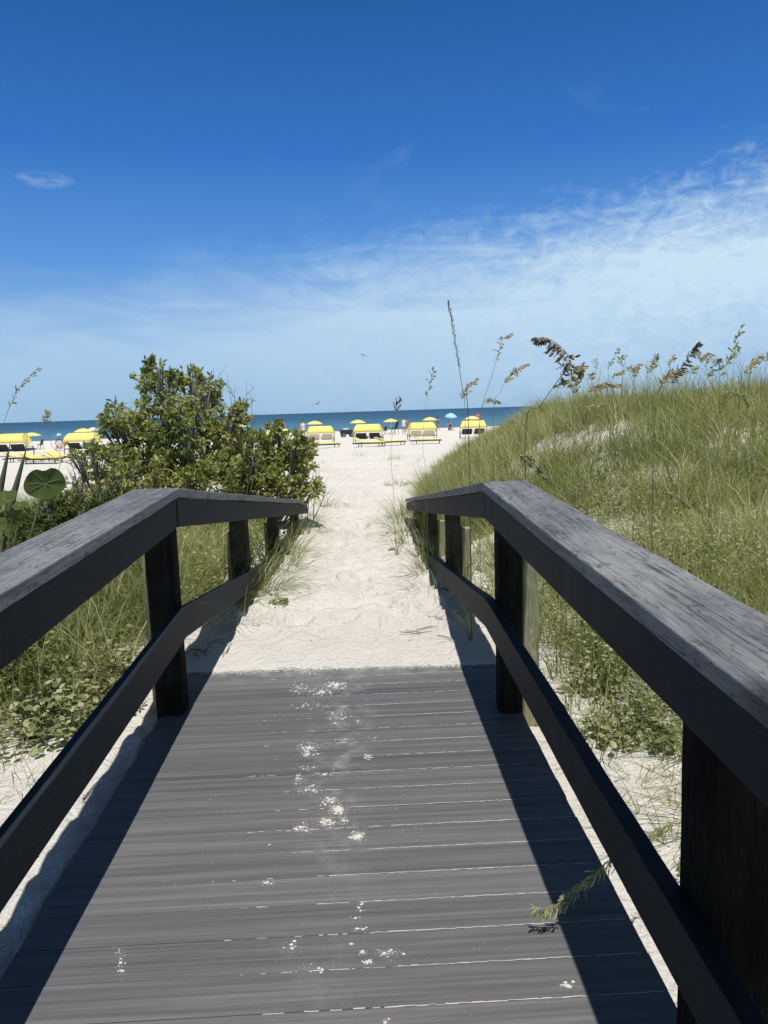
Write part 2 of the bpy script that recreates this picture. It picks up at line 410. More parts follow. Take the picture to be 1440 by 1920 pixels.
for sgn, I in ((1, RI), (-1, LI)):
    def sp(a, b): return (I+sgn*a, I+sgn*b) if sgn > 0 else (I+sgn*b, I+sgn*a)
    sd = 3 if sgn > 0 else 17
    sl_ = .033 if sgn > 0 else .038
    ct, bb, lb = (1.255, 1.079, .538) if sgn > 0 else (1.271, 1.086, .549)
    dj = JY-2.3; sj = lambda z, q=sl_: z+q*dj
    a, c = sp(-.004, .210)
    beam(a, c, ct, ct-.043, -1.0, JY, sl_, warp=.004, seed=sd).build('cap_rail', CAPW, walk, .004)
    beam(a, c, sj(ct), sj(ct)-.043, JY+.003, 11.0, 0, True, warp=.004, seed=sd+1).build('cap_rail', CAPW, walk, .004)
    a, c = sp(.009, .048)
    beam(a, c, ct-.050, bb, -1.0, JY, sl_, warp=.003, seed=sd+2).build('side_rail', SIDEW, walk, .003)
    beam(a, c, sj(ct)-.050, sj(bb), JY+.003, 11.0, 0, True, warp=.003, seed=sd+3).build('side_rail', SIDEW, walk, .003)
    a, c = sp(.004, .047)
    beam(a, c, lb+.145, lb, -1.0, JY+.02, .035, warp=.003, seed=sd+4).build('lower_rail', SIDEW, walk, .003)
    beam(a, c, sj(lb, .035)+.145, sj(lb, .035), JY+.023, 9.6, 0, True, warp=.003, seed=sd+5).build('lower_rail', SIDEW, walk, .003)
    for k, py in enumerate((-.75, 1.36, 3.47 if sgn > 0 else 3.62, 5.78, 7.75, 9.9)):
        ramped = py > JY+.2
        dz = RS*(py-JY) if ramped else 0; sx = .011*(py-JY) if ramped else 0
        def pile(cx, cy, hx, hy, z1, mat, nm, seed):
            n = 40; rows = 24; z0 = min(gz(cx, cy), .1)-.4; vs = []; b = MB()
            for i in range(rows):
                z = z0+(z1-z0)*i/(rows-1)
                for q in range(n):
                    t = 2*math.pi*q/n; ca, sa = math.cos(t), math.sin(t); se = (abs(ca)**7+abs(sa)**7)**(-1/7)
                    w_ = 1+.05*(float(vnoise(q*.8+k*7, z*3.2, seed))-.5)
                    vs.append((cx+hx*se*ca*w_, cy+hy*se*sa*w_, z))
            fs = [(i*n+q, i*n+(q+1) % n, (i+1)*n+(q+1) % n, (i+1)*n+q) for i in range(rows-1) for q in range(n)]
            b.add(vs, fs, True); b.add(vs[-n:], [tuple(range(n))]); b.build(nm, mat, walk)
        hx, hy = (.056, .07) if k != 1 else (.085, .08)
        if sgn < 0 and k in (2, 3): hx = .068
        z1 = (sj(ct)-.046-dz-hy*RS) if ramped else ct-.046+sl_*(py-2.3)-hy*sl_
        pile(I+sgn*(.0485+hx)+sx, py, hx, hy, z1, POSTW if k < 3 else RAMPW, 'post', sd)
        if k in (2, 3, 4):
            pile(I+sgn*(.052+2*hx+(.042 if sgn > 0 else .012))+sx, py+(.02 if sgn > 0 else .135), .042, .05, z1-.30+.02*k, PILEW, 'support_post', sd+5)

# spilled sand on deck: lumps, grains and the filled board gaps
def spilled():
    V = []; F = []
    def lump(x, y, rx, ry, h, n=9):
        b0 = len(V); zb = .13+SL*y+.0002
        V.append((x, y, zb+h))
        for ring, (f, hz) in enumerate(((.55, .7), (1, 0))):
            for q in range(n):
                t = 2*math.pi*q/n; rr = f*(.65+.7*random.random()) if ring else f
                V.append((x+rx*rr*math.cos(t), y+ry*rr*math.sin(t), zb+h*hz-(.001 if ring else 0)))
        for q in range(n):
            F.append((b0, b0+1+q, b0+1+(q+1) % n, b0+1+(q+1) % n))
            F.append((b0+1+q, b0+1+n+q, b0+1+n+(q+1) % n, b0+1+(q+1) % n))
    def dk(px, py):
        d = ray(px, py); t = (EYE-.13)/(-d.z+SL*d.y); return d.x*t, d.y*t
    clumps = [(575, 1260, 12, 6, 60), (630, 1285, 26, 8, 120), (600, 1297, 26, 7, 60), (560, 1290, 20, 9, 40), (585, 1322, 30, 8, 24), (640, 1350, 16, 12, 40), (672, 1352, 5, 5, 12),
              (645, 1387, 16, 3, 30), (578, 1405, 18, 14, 110), (572, 1440, 20, 8, 40), (690, 1420, 10, 6, 34), (620, 1450, 22, 8, 16), (580, 1480, 20, 8, 30), (560, 1458, 8, 14, 20),
              (618, 1500, 14, 8, 40), (632, 1518, 12, 7, 60), (612, 1540, 14, 9, 56), (645, 1535, 9, 8, 20), (670, 1567, 11, 7, 46), (570, 1552, 18, 10, 26), (500, 1655, 14, 4, 10),
              (676, 1700, 7, 9, 14), (665, 1722, 7, 4, 9), (682, 1742, 6, 5, 12), (668, 1742, 4, 3, 8), (660, 1770, 4, 2, 6), (680, 1785, 5, 3, 8), (690, 1803, 6, 3, 10),
              (725, 1788, 24, 10, 24), (545, 1775, 14, 16, 12), (585, 1818, 26, 10, 16), (722, 1917, 5, 5, 7), (1065, 1847, 18, 6, 26), (225, 1800, 10, 26, 14), (700, 1385, 12, 12, 12)]
    for cx, cy, sx, sy, n in clumps:
        for _ in range(n):
            u, v = random.gauss(0, .5), random.gauss(0, .5)
            x, y = dk(cx+u*sx, cy+v*sy)
            s = random.choice((.0008, .0012, .0016, .0022, .0032, .0045))*random.uniform(.7, 1.35)
            if y < 4.3: lump(x, y, s*1.3, s, s*.28, 7)
            for _k in range(9):
                u2, v2 = random.gauss(0, .75), random.gauss(0, .75); x2, y2 = dk(cx+u2*sx, cy+v2*sy); s2_ = random.uniform(.00035, .001)
                if y2 < 4.1: lump(x2, y2, s2_*1.3, s2_, s2_*.4, 5)
    for px, py, s in ((632, 1283, .018), (605, 1297, .012), (580, 1402, .014), (576, 1415, .012), (636, 1517, .011), (624, 1543, .008), (670, 1567, .012), (682, 1742, .009), (690, 1803, .009), (680, 1785, .007),
                      (668, 1742, .007), (676, 1697, .006), (646, 1387, .009), (692, 1420, .010), (508, 1657, .005), (506, 1583, .004), (665, 1722, .007)):
        x, y = dk(px, py); lump(x, y, s*.8, s*.45, s*.2, 11)
        for _ in range(14): q_ = random.uniform(.1, .38); lump(x+random.gauss(0, s*.9), y+random.gauss(0, s*.7), s*q_*1.4, s*q_, s*q_*.35, 8)
    for _ in range(420):
        x = random.gauss(-.08, .34); y = random.uniform(1.2, 4.2)
        if -.8 < x < .5: lump(x, y, random.uniform(.0008, .0019), random.uniform(.0008, .0016), .0006, 6)
    # thin dribble at the sand edge
    for _ in range(500):
        x = random.uniform(-.95, .7); y = 4.085-.04*x-abs(random.gauss(0, .012)); s = random.uniform(.001, .004)
        lump(x, y, s*1.6, s, s*.3, 7)
    y = -.981; P = .134; k = 0
    while y < 4.0:
        yy = y+P-.0012; x = -.5+random.uniform(-.1, .1)
        while x < .72:
            l = random.uniform(.006, .03); pr = .18+.82*float(ss(-.45, .15, np.array(x)))
            if yy > 3.7: pr *= .75
            if random.random() < pr:
                w = random.uniform(.0006, .0017); z0 = .13+SL*yy-.0012; h_ = random.uniform(-.0004, .0018)
                b0 = len(V)
                V.extend([(x, yy-w, z0+h_), (x+l, yy-w, z0+h_), (x+l, yy+w, z0+h_), (x, yy+w, z0+h_)]); F.append((b0, b0+1, b0+2, b0+3))
            x += l
        y += P; k += 1
    me = bpy.data.meshes.new('spilled_sand'); me.from_pydata(V, [], [tuple(dict.fromkeys(f)) for f in F]); me.materials.append(LOOSE)
    o = bpy.data.objects.new('spilled_sand', me); COL.objects.link(o)
    tag(o, 'white sand grains scattered over the grey deck boards and in their gaps', 'sand', kind='stuff')
spilled()

# ------------------------------------------------------------------ vegetation generators
def blades(P, az, lean, L, W, droop, segs=4, tint=None):
    """P (n,3) roots; az azimuth; lean initial angle from vertical; droop extra angle at the tip"""
    n = len(P); S = segs
    V = np.zeros((n, S+1, 2, 3)); cur = P.astype(float).copy()
    hx, hy = np.cos(az), np.sin(az); side = np.stack([-hy, hx, np.zeros(n)], -1)
    tw = rng.uniform(-.9, .9, n)
    side = side*np.cos(tw)[:, None]+np.stack([hx, hy, np.zeros(n)], -1)*np.sin(tw)[:, None]
    for s in range(S+1):
        f = s/S; w = W*(1-f**1.6)*.5+.0003
        V[:, s, 0] = cur-side*w[:, None]; V[:, s, 1] = cur+side*w[:, None]
        a = lean+droop*((s+.5)/S)**1.5
        st = L/S
        cur = cur+np.stack([hx*np.sin(a)*st, hy*np.sin(a)*st, np.cos(a)*st], -1)
    base = (np.arange(n)*(S+1)*2)[:, None]
    q = np.array([[2*s, 2*s+1, 2*s+3, 2*s+2] for s in range(S)])
    Q = (base[:, :, None]+q[None]).reshape(-1, 4)
    if tint is None: tint = rng.random(n)
    return V.reshape(-1, 3), Q, np.repeat(tint, (S+1)*2)
def leaves(P, D, U, L, W, tint=None, fold=.18, wide=.5):
    "P centre-base, D direction, U up-normal"
    n = len(P)
    D = D/np.linalg.norm(D, axis=1, keepdims=True)
    S_ = np.cross(D, U); S_ /= np.linalg.norm(S_, axis=1, keepdims=True)+1e-9
    Nn = np.cross(S_, D)
    L = L[:, None]; W = W[:, None]
    v = np.stack([P, P+D*L+Nn*(-.10*L), P+D*L*.28+S_*W*.42+Nn*fold*W, P+D*L*(.75)+S_*W*wide*.76+Nn*(fold*W-.05*L),
                  P+D*L*.28-S_*W*.42+Nn*fold*W, P+D*L*.75-S_*W*wide*.76+Nn*(fold*W-.05*L)], 1)
    b = (np.arange(n)*6)[:, None, None]
    q = np.array([[0, 2, 3, 1], [0, 1, 5, 4]])
    if tint is None: tint = rng.random(n)
    return v.reshape(-1, 3), (b+q[None]).reshape(-1, 4), np.repeat(tint, 6)
def join(parts):
    V = []; Q = []; T = []; o = 0
    for v, q, t in parts:
        V.append(v); Q.append(q+o); T.append(t); o += len(v)
    return np.concatenate(V), np.concatenate(Q), np.concatenate(T)
def runit(n):
    v = rng.normal(size=(n, 3)); return v/np.linalg.norm(v, axis=1, keepdims=True)
def tufts(C, nb, L, W, spread=.05, lean=(.05, .75), droop=(.3, 1.5), tbase=.4, tvar=.35, segs=4, wind=0.0, windaz=math.pi):
    "C (m,2) centres -> blades"
    m = len(C); idx = np.repeat(np.arange(m), nb); n = len(idx)
    az = rng.uniform(0, 2*np.pi, n); rr = spread*np.sqrt(rng.random(n))
    x = C[idx, 0]+rr*np.cos(az); y = C[idx, 1]+rr*np.sin(az)
    z = ground(x, y, False)-.02
    az = az+rng.normal(0, .5, n)
    le = rng.uniform(lean[0], lean[1], n); dr = rng.uniform(droop[0], droop[1], n)
    LL = (L[idx] if hasattr(L, '__len__') else L)*rng.uniform(.55, 1.15, n)
    WW = (W[idx] if hasattr(W, '__len__') else W)*rng.uniform(.7, 1.2, n)
    if wind:
        vx = np.cos(az)*le+math.cos(windaz)*wind; vy = np.sin(az)*le+math.sin(windaz)*wind
        az = np.arctan2(vy, vx); le = np.hypot(vx, vy)
    tb = (tbase[idx] if hasattr(tbase, '__len__') else tbase)
    t = np.clip(tb+rng.normal(0, tvar*.5, n)+(rng.random(n) > .93)*.4, 0, 1)
    return blades(np.stack([x, y, z], -1), az, le, LL, WW, dr, segs, t)

def inell(x, y, cx, cy, rx, ry): return ((x-cx)/rx)**2+((y-cy)/ry)**2 < 1
# --- dune grass, right of the walk
def right_grass():
    n = 60000
    x = rng.uniform(.75, 15, n); y = rng.uniform(1.6, 22, n)
    keep = (x < .62*y+2.6)
    # edge of the grass along the path and beside the railing
    edge = np.interp(y, [0, 2.2, 3, 4, 5, 7, 9, 11, 14, 22], [1.8, 1.4, 1.10, .97, .92, .84, .74, .82, 1.08, 2.6])+.35*(vnoise(y*1.5, y*0, 31)-.5)
    keep &= x > edge
    dn = np.where(y > 8, ss(-.1, .12, x-edge), ss(-.05, .45, x-edge))*ss(2.2, 3.7, y+1.0*(x-1.3))
    cl = vnoise(x*2.1, y*2.1, 33)*.55+vnoise(x*.8, y*.8, 35)*.45
    prob = .12+1.05*ss(.30, .58, cl)+.35*(1-ss(4, 6, y))+.4*ss(8, 9.5, y)*(1-ss(1.3, 2.4, x))
    prob *= .05+.95*dn
    for e in ((3.0, 9.9, .42, .62), (2.75, 11.1, .34, .7), (4.2, 8.5, .24, .5), (3.6, 9.9, .26, .4)):
        prob = np.where(inell(x, y, *e), prob*.07, prob)
    prob *= np.interp(y, [2, 8, 22], [1.0, .8, .62])*.30
    keep &= rng.random(n) < prob
    x = x[keep]; y = y[keep]
    C = np.stack([x, y], -1); d = np.hypot(x, y)
    tb = .22+.42*vnoise(x*.7, y*.7, 41)+.10*ss(5, 12, y)
    L = (.26+.36*vnoise(x*1.3, y*1.3, 43))*(.74+.26*ss(1.2, 2.6, x-.105*np.clip(y-8.5, 0, 9)))+.10*(1-ss(4, 6.5, y))+.13*ss(8, 9.5, y)*(1-ss(1.3, 2.4, x))
    W = .0035+.00050*d
    print('tufts right', len(C))
    return tufts(C, 19, L, W, .075, (.05, .65), (.25, 1.35), tb, .38, 4, .14, math.pi*.97)
V, Q, T = right_grass()
def tussocks():
    n = 2600
    x = rng.uniform(.9, 14, n); y = rng.uniform(2.8, 17, n)
    edge = np.interp(y, [0, 2.2, 3, 4, 5, 7, 9, 11, 14, 22], [1.8, 1.5, 1.25, 1.1, 1.0, .9, .9, .95, 1.35, 2.8])
    cl = vnoise(x*1.1+4, y*1.1, 91)
    ok = (x > edge+.1) & (x < .62*y+2.6) & (rng.random(n) < ss(.35, .75, cl)*.75+.10)
    for e in ((2.95, 10.0, .28, .55), (2.65, 11.2, .26, .6)): ok &= ~inell(x, y, e[0]+.05, e[1], .42, .7)
    x = x[ok]; y = y[ok]; tb = rng.uniform(.15, .95, len(x)); L = rng.uniform(.45, .85, len(x)); W = .0045+.0006*y
    A = tufts(np.stack([x, y], -1), 16, L, W, .05, (.05, .8), (.3, 2.0), tb, .25, 5, .12, math.pi)
    m = 330; x = rng.uniform(2.2, 8.5, m); y = 10.2+.25*x+rng.normal(0, 1.1, m)
    B = tufts(np.stack([x, y], -1), 9, rng.uniform(.6, 1.05, m), .007, .04, (.03, .5), (.2, 1.2), rng.uniform(.2, 1, m), .3, 5, .1, math.pi)
    m = 260; y = rng.uniform(8.2, 14.5, m); x = np.interp(y, [8, 11, 14.5], [.85, .95, 1.25])+np.abs(rng.normal(0, .55, m))
    C = tufts(np.stack([x, y], -1), 18, rng.uniform(.45, .85, m), .0075, .06, (.05, .7), (.2, 1.5), rng.uniform(.1, .8, m), .3, 5, .1, math.pi)
    return join([A, B, C])
V, Q, T = join([(V, Q, T), tussocks()])
tag(npmesh('dune_grass', V, Q, GRASS, tint=T), 'dense green beach grass covering the dune right of the boardwalk', 'grass', kind='stuff')
# --- grass left
def left_grass():
    n = 16000
    x = rng.uniform(-9, -1.12, n); y = rng.uniform(3.2, 13, n)
    cl = vnoise(x*1.6, y*1.6, 53)
    edge = np.interp(y, [3, 4, 5, 8, 12], [-1.75, -1.4, -1.15, -1.1, -1.1])
    prob = (.15+.85*ss(.25, .6, cl))*ss(0, .5, edge-x)*(1-ss(8.5, 12, y))*ss(3.3, 4.4, y+.3*(cl-.5))*.66
    keep = (rng.random(n) < prob) & (x > -.62*y-1.5)
    x = x[keep]; y = y[keep]
    tb = .2+.45*vnoise(x*1.2, y*1.2, 55)
    L = .42+.26*vnoise(x*.9+5, y*.9, 57)
    print('tufts left', len(x))
    return tufts(np.stack([x, y], -1), 18, L, .0042+.0004*y, .08, (.1, .8), (.3, 1.6), tb, .4)
V, Q, T = left_grass()
def tussocks_left():
    n = 420
    x = rng.uniform(-6, -1.3, n); y = rng.uniform(3.6, 9, n); ok = x > -.62*y-1.2; x = x[ok]; y = y[ok]
    return tufts(np.stack([x, y], -1), 14, rng.uniform(.5, .8, len(x)), .0065, .05, (.05, .7), (.4, 2.0), rng.uniform(.2, .95, len(x)), .25, 5)
V, Q, T = join([(V, Q, T), tussocks_left()])
tag(npmesh('dune_grass', V, Q, GRASS, tint=T), 'tangled green grass behind the left handrail', 'grass', kind='stuff')

# --- low creeping leaves among the grass on the right
def creeping_mass():
    parts = []
    for (px, py, rx, ry, n) in ((1150, 985, .35, .5, 500), (1290, 1075, .7, .5, 1300), (1400, 1110, .6, .45, 1000), (1060, 1120, .25, .5, 500), (1220, 1060, .3, .4, 400), (1060, 1150, .25, .4, 420), (1110, 1210, .22, .35, 380), (1170, 1290, .22, .3, 380), (1230, 1370, .2, .22, 260), (1040, 1090, .2, .35, 300)):
        c = hit(px, py)
        x = c.x+rng.normal(0, rx*.5, n); y = c.y+rng.normal(0, ry*.6, n)
        ok = x > .92; x = x[ok]; y = y[ok]; n = len(x)
        z = ground(x, y, False)+rng.uniform(.02, .36, n)
        D = runit(n); D[:, 2] = np.abs(D[:, 2])*.4
        parts.append(leaves(np.stack([x, y, z], -1), D, np.array([[0, 0, 1.]])+.6*runit(n), rng.uniform(.018, .04, n), rng.uniform(.012, .024, n)))
    return join(parts)
V, Q, T = creeping_mass()
tag(npmesh('ground_cover', V, Q, PALE, tint=T), 'small pale leaves creeping through the grass beyond the right handrail', 'ground cover', kind='stuff')
# --- sparse blades over bare sand
def sparse():
    pts = []
    for _ in range(230):
        y = random.uniform(2.2, 7); x = random.uniform(1.0, 1.9); pts.append((x, y))
    for _ in range(70):
        y = random.uniform(2.4, 5); x = random.uniform(-2.3, -1.25); pts.append((x, y))
    for _ in range(70):
        y = random.uniform(13, 26); x = random.choice((random.uniform(.9, 2.2), random.uniform(-1.8, -.9))); pts.append((x, y))
    return tufts(np.array(pts), 7, .26, .0032, .04, (.2, 1.1), (.2, 1.4), .5, .5)
V, Q, T = sparse()
tag(npmesh('sparse_grass', V, Q, GRASS, tint=T), 'thin scattered grass blades growing out of the bare white sand', 'grass', kind='stuff')
# --- dry litter on the sand
def litter():
    n = 2600
    x = rng.uniform(-3.2, 2.6, n); y = rng.uniform(1.5, 13, n)
    path = (np.abs(x+.05) < .75)
    ok = ~((x > -1.03) & (x < .78) & (y < 4.4)) & (~path | (rng.random(n) < .25))
    x = x[ok]; y = y[ok]; n = len(x)
    z = ground(x, y)+.004
    az = rng.uniform(0, 6.28, n)
    return blades(np.stack([x, y, z], -1), az, np.full(n, 1.5)+rng.uniform(-.12, .05, n), rng.uniform(.02, .13, n), np.full(n, .003), rng.uniform(-.1, .1, n), 2, rng.uniform(.6, 1, n))
V, Q, T = litter()
tag(npmesh('dry_litter', V, Q, leafmat('dry_litter', [(0, (.10, .085, .06)), (.7, (.20, .16, .10)), (1, (.33, .27, .18))], .1), tint=T), 'dry grass bits and stems lying on the white sand', 'litter', kind='stuff')

# ------------------------------------------------------------------ individual grass clumps
def local(V, o): return V-np.array([o[0], o[1], o[2]])
def clump(x, y, nb, L, label, group=None, W=.004, wind=0, waz=0, lean=(.1, .9), droop=(.4, 1.9), spread=.07, tb=.35, name='grass_clump', dz=0):
    V, Q, T = tufts(np.array([(x, y)]), nb, L, W, spread, lean, droop, tb, .4, 6, wind, waz)
    z = gz(x, y)+dz; V[:, 2] += dz
    o = npmesh(name, local(V, (x, y, z)), Q, GRASS, tint=T); o.location = (x, y, z)
    return tag(o, label, 'grass clump', group)
G1 = 'green grass clumps at the edges of the sand path'
clump(-.83, 6.1, 150, .62, 'big green grass clump spilling over the far end of the left lower rail', G1, .0052, .35, 0, spread=.16, lean=(.1, 1.0))
clump(-.80, 7.0, 120, .60, 'grass clump arching over the path just below the far tip of the left handrail', G1, .005, .3, 0, spread=.15)
clump(-.80, 8.3, 110, .55, 'grass clump beside the descending left handrail, farther along the path', G1, .005, .2, 0, spread=.15)
clump(-.88, 5.0, 26, .34, 'thin wispy grass clump in the sand beside the left end of the deck', G1, .0034, .3, 0, spread=.12)
clump(.52, 6.5, 55, .34, 'small grass clump at the foot of the right ramp posts', G1, .004, .35, math.pi, spread=.10)
clump(.60, 7.6, 70, .46, 'grass clump wrapping the far end of the right lower rail', G1, .0045, .3, math.pi, spread=.12)
clump(.50, 5.7, 34, .40, 'sparse long-bladed grass clump leaning over the path below the right lower rail', G1, .0036, .45, math.pi, spread=.10)
clump(.55, 9.4, 90, .55, 'grass clump in front of the far tip of the right handrail', G1, .005, .25, math.pi, spread=.16)
clump(.62, 11.2, 110, .55, 'upright grass clump right of the path beyond the handrail tip', G1, .006, .1, math.pi, spread=.2)
clump(-.85, 11.4, 90, .5, 'grass clump at the foot of the leafy bush beside the path', G1, .006, .4, 0, spread=.22, lean=(.4, 1.2))
clump(1.55, 2.75, 60, .55, 'long-bladed grass clump on bare sand just left of the near right post', G1, .004, .3, math.pi*1.1, spread=.1)
clump(1.35, 3.9, 60, .5, 'grass clump on the sand beyond the right middle post', G1, .004, .2, 0, spread=.1)
clump(1.55, 4.6, 90, .5, 'grass clump uphill of the right middle post', G1, .004, .2, math.pi, spread=.14)
clump(-.92, 5.7, 110, .55, 'grass clump pushing out under the far part of the left lower rail', G1, .005, .35, 0, spread=.14)
clump(-.62, 7.6, 60, .42, 'loose grass clump lying over the left side of the path below the handrail tip', G1, .0045, .5, .2, spread=.16, lean=(.3, 1.2))
clump(-.72, 9.9, 90, .5, 'grass clump between the left handrail tip and the leafy bush', G1, .0055, .4, 0, spread=.2)
clump(-.60, 13.0, 70, .45, 'grass clump trailing onto the path past the leafy bush', G1, .007, .4, 0, spread=.25)
clump(.42, 8.6, 60, .42, 'loose grass clump reaching over the path left of the right handrail tip', G1, .005, .45, math.pi, spread=.14)
clump(.60, 6.9, 60, .45, 'grass clump behind the right lower rail where it meets the sand', G1, .0045, .2, math.pi, spread=.10)
clump(.42, 10.4, 50, .40, 'thin grass clump on the right edge of the path beyond the railing', G1, .006, .4, math.pi, spread=.2)
clump(1.02, 3.1, 55, .42, 'fine grass clump beside the leafy yellow-green plant right of the deck', G1, .0036, .3, 0, spread=.1)
clump(1.25, 2.45, 70, .5, 'arching thin grass clump on the sand left of the near right post', G1, .0034, .35, math.pi, spread=.1)
p = hit(672, 856); clump(p.x, p.y, 26, .42, 'wispy dry grass clump alone on the sand in the middle of the beach path', G1, .009, spread=.25, tb=.75)
p = hit(742, 862); clump(p.x, p.y, 40, .4, 'dark small grass clump right of the path end near the beach', G1, .009, spread=.2, tb=.5)
p = hit(750, 908); clump(p.x, p.y, 130, .30, 'low rounded green grass clump on the sand left of the dune', G1, .009, spread=.3, lean=(.6, 1.3))

# ------------------------------------------------------------------ sea oats
def smooth_path(pts, n):
    pts = [Vector(p) for p in pts]
    if len(pts) == 2: return [pts[0].lerp(pts[1], i/n) for i in range(n+1)]
    P = [pts[0]*2-pts[1]]+pts+[pts[-1]*2-pts[-2]]; out = []
    m = len(pts)-1
    for i in range(n+1):
        u = i/n*m; k = min(int(u), m-1); t = u-k
        a, b, c, d = P[k:k+4]
        out.append(.5*((2*b)+(c-a)*t+(2*a-5*b+4*c-d)*t*t+(3*b-a-3*c+d)*t*t*t))
    return out
def sea_oat(label, pix, Y, head, hmat, dens=60, sp=.028, hang=1.0, base=None, dY=0, stem=None, r=.0022, sweep=None, spw=.42):
    """pix: pixel polyline from low to tip; head: (f0) fraction where the seed head starts"""
    n = len(pix)
    pts = [at(px, py, Y+dY*i/(n-1)) for i, (px, py) in enumerate(pix)]
    if base is None:
        b = pts[0]; bx, by = b.x+random.uniform(-.03, .03), b.y+.04
        base = Vector((bx, by, gz(bx, by)-.02))
    else: base = Vector((base[0], base[1], gz(base[0], base[1])-.02))
    if (base-pts[0]).length > .06: full = [base]+pts
    else: full = pts
    path = smooth_path(full, 44)
    L = [0]
    for i in range(1, len(path)): L.append(L[-1]+(path[i]-path[i-1]).length)
    hl0 = smooth_path(pts, 44)
    t = empty('sea_oats', base)
    tag(t, label, 'sea oats', 'tall sea oats standing on the dunes')
    rad = [r*(1-.65*i/44) for i in range(45)]
    b = MB(); b.tube([q-base for q in path], rad, 5); b.build('stem', stem or STEM, t)
    # seed head: spikelets from the upper share of the visible polyline
    hp = hl0[int(head*44):]
    P = []; D = []; hn = len(hp)-1
    for i in range(dens):
        u = (i+random.random())/dens; k = min(int(u*hn), hn-1); q = hp[k].lerp(hp[k+1], u*hn-k)
        d = (hp[k+1]-hp[k]).normalized()
        side = Vector((random.gauss(0, 1), random.gauss(0, 1), random.gauss(0, .5))).normalized()
        side = (side-d*side.dot(d)).normalized()
        if sweep: side = (side*.5+Vector(sweep)).normalized()
        dr = (d*.75+side*.55+Vector((0, 0, -1))*hang*random.uniform(.5, 1.1)).normalized()
        env = math.sin(math.pi*min(1, .15+u*.85))**.6
        # branchlet carrying two or three spikelets
        ln = sp*random.uniform(.6, 1.6)*env
        for w in range(3):
            P.append(q+dr*ln*w*.55+Vector((random.gauss(0, .002),)*3)); D.append(dr+Vector((random.gauss(0, .22), random.gauss(0, .22), random.gauss(0, .22))))
    P = np.array([tuple(p-base) for p in P]); D = np.array([tuple(d) for d in D]); m = len(P)
    V, Q, T = leaves(P, D, runit(m), sp*1.5*rng.uniform(.6, 1.0, m), sp*1.5*spw*rng.uniform(.7, 1.1, m), None, .1, .5)
    npmesh('seed_head', V, Q, hmat, t, T)
    # a few basal leaves
    k = 7
    V, Q, T = blades(np.zeros((k, 3)), rng.uniform(0, 6.28, k), rng.uniform(.1, .5, k), rng.uniform(.35, .65, k), np.full(k, .006), rng.uniform(.5, 1.6, k), 6)
    npmesh('leaf', V, Q, GRASS, t, T)
    return t
sea_oat('big dark drooping sea oat head arching left against the sky, right of the path', [(985, 812), (1013, 762), (1040, 722), (1062, 692), (1066, 668), (1045, 645), (1025, 634), (1004, 633)], 4.6, .34, OATD, 46, .036, 1.3, stem=STEMD, r=.003)
sea_oat('tawny seed head just right of the big dark arching one, lit orange at its tip', [(1040, 770), (1058, 725), (1075, 700), (1090, 688), (1087, 705)], 5.2, .4, OATS, 44, .026, .7)
sea_oat('pale feathery seed head low behind the big dark arching one', [(1075, 760), (1080, 735), (1070, 718), (1040, 722)], 6.0, .3, OATG, 40, .024, .6)
sea_oat('tallest sea oat, a slim closed dark green spike pointing up over the path', [(878, 790), (868, 735), (858, 670), (848, 605), (840, 565)], 4.4, .42, OATD, 90, .011, -.4, stem=STEMD, spw=.2, r=.0026)
sea_oat('short tan seed head crossing the foot of the tallest slim spike', [(872, 775), (866, 748), (876, 728), (893, 710)], 5.4, .35, OATS, 34, .020, .5)
sea_oat('thin sparse seed head curving right, between the tall slim spike and the big dark head', [(898, 830), (905, 760), (922, 705), (935, 660), (943, 636), (959, 624)], 5.2, .5, OATS, 24, .018, .6)
sea_oat('rust brown seed head slanting up right, between the thin one and the big dark one', [(925, 790), (938, 735), (955, 705), (988, 683)], 5.8, .5, OATS, 40, .022, .4)
sea_oat('small dark seed head on a thin stem over the yellow umbrella at the path end', [(738, 930), (733, 850), (738, 790), (741, 768), (750, 747)], 7.5, .72, OATD, 18, .026, .3, r=.0022)
sea_oat('faint grey-green sea oat stem with a narrow tip left of the tall slim spike', [(800, 900), (793, 840), (797, 770), (806, 720), (813, 692)], 6.5, .62, OATG, 16, .022, .3, r=.0018)
sea_oat('pale seed head bending right over the sea beside the light blue umbrella', [(898, 840), (901, 790), (905, 757), (918, 747), (937, 753)], 6.5, .55, OATG, 22, .022, .8, r=.0018)
sea_oat('thick green seed head drooping right just above the right handrail corner', [(926, 893), (945, 868), (968, 852), (990, 858), (1008, 874), (1021, 892)], 4.6, .45, OATG, 60, .026, .9, base=(1.05, 4.75))
sea_oat('cream seed head arching right on a long leaning stem above the ridge', [(1222, 1010), (1200, 930), (1165, 850), (1140, 790), (1118, 742), (1112, 728), (1130, 719), (1163, 721)], 4.9, .68, OATS, 56, .020, .9)
sea_oat('small straw-coloured seed head hanging left of the long leaning stem', [(1150, 790), (1140, 762), (1120, 755), (1098, 765)], 6.0, .35, OATS, 30, .020, .7)
sea_oat('thick dark upright seed plume on the ridge skyline in the right half', [(1230, 760), (1262, 712), (1282, 682), (1298, 658), (1309, 646)], 5.6, .22, OATD, 62, .026, .8, stem=STEMD)
sea_oat('tan bushy seed head tucked against the left of the thick dark plume', [(1225, 770), (1238, 725), (1250, 705), (1272, 695)], 5.9, .3, OATS, 50, .026, .7)
sea_oat('small mottled seed head right of the thick dark plume', [(1322, 740), (1328, 706), (1340, 682), (1348, 672)], 6.4, .3, OATD, 26, .024, .8)
sea_oat('brown seed head bent flat to the left above the small mottled one', [(1350, 740), (1347, 690), (1342, 668), (1328, 664), (1315, 672)], 7.0, .5, OATS, 22, .024, .6)
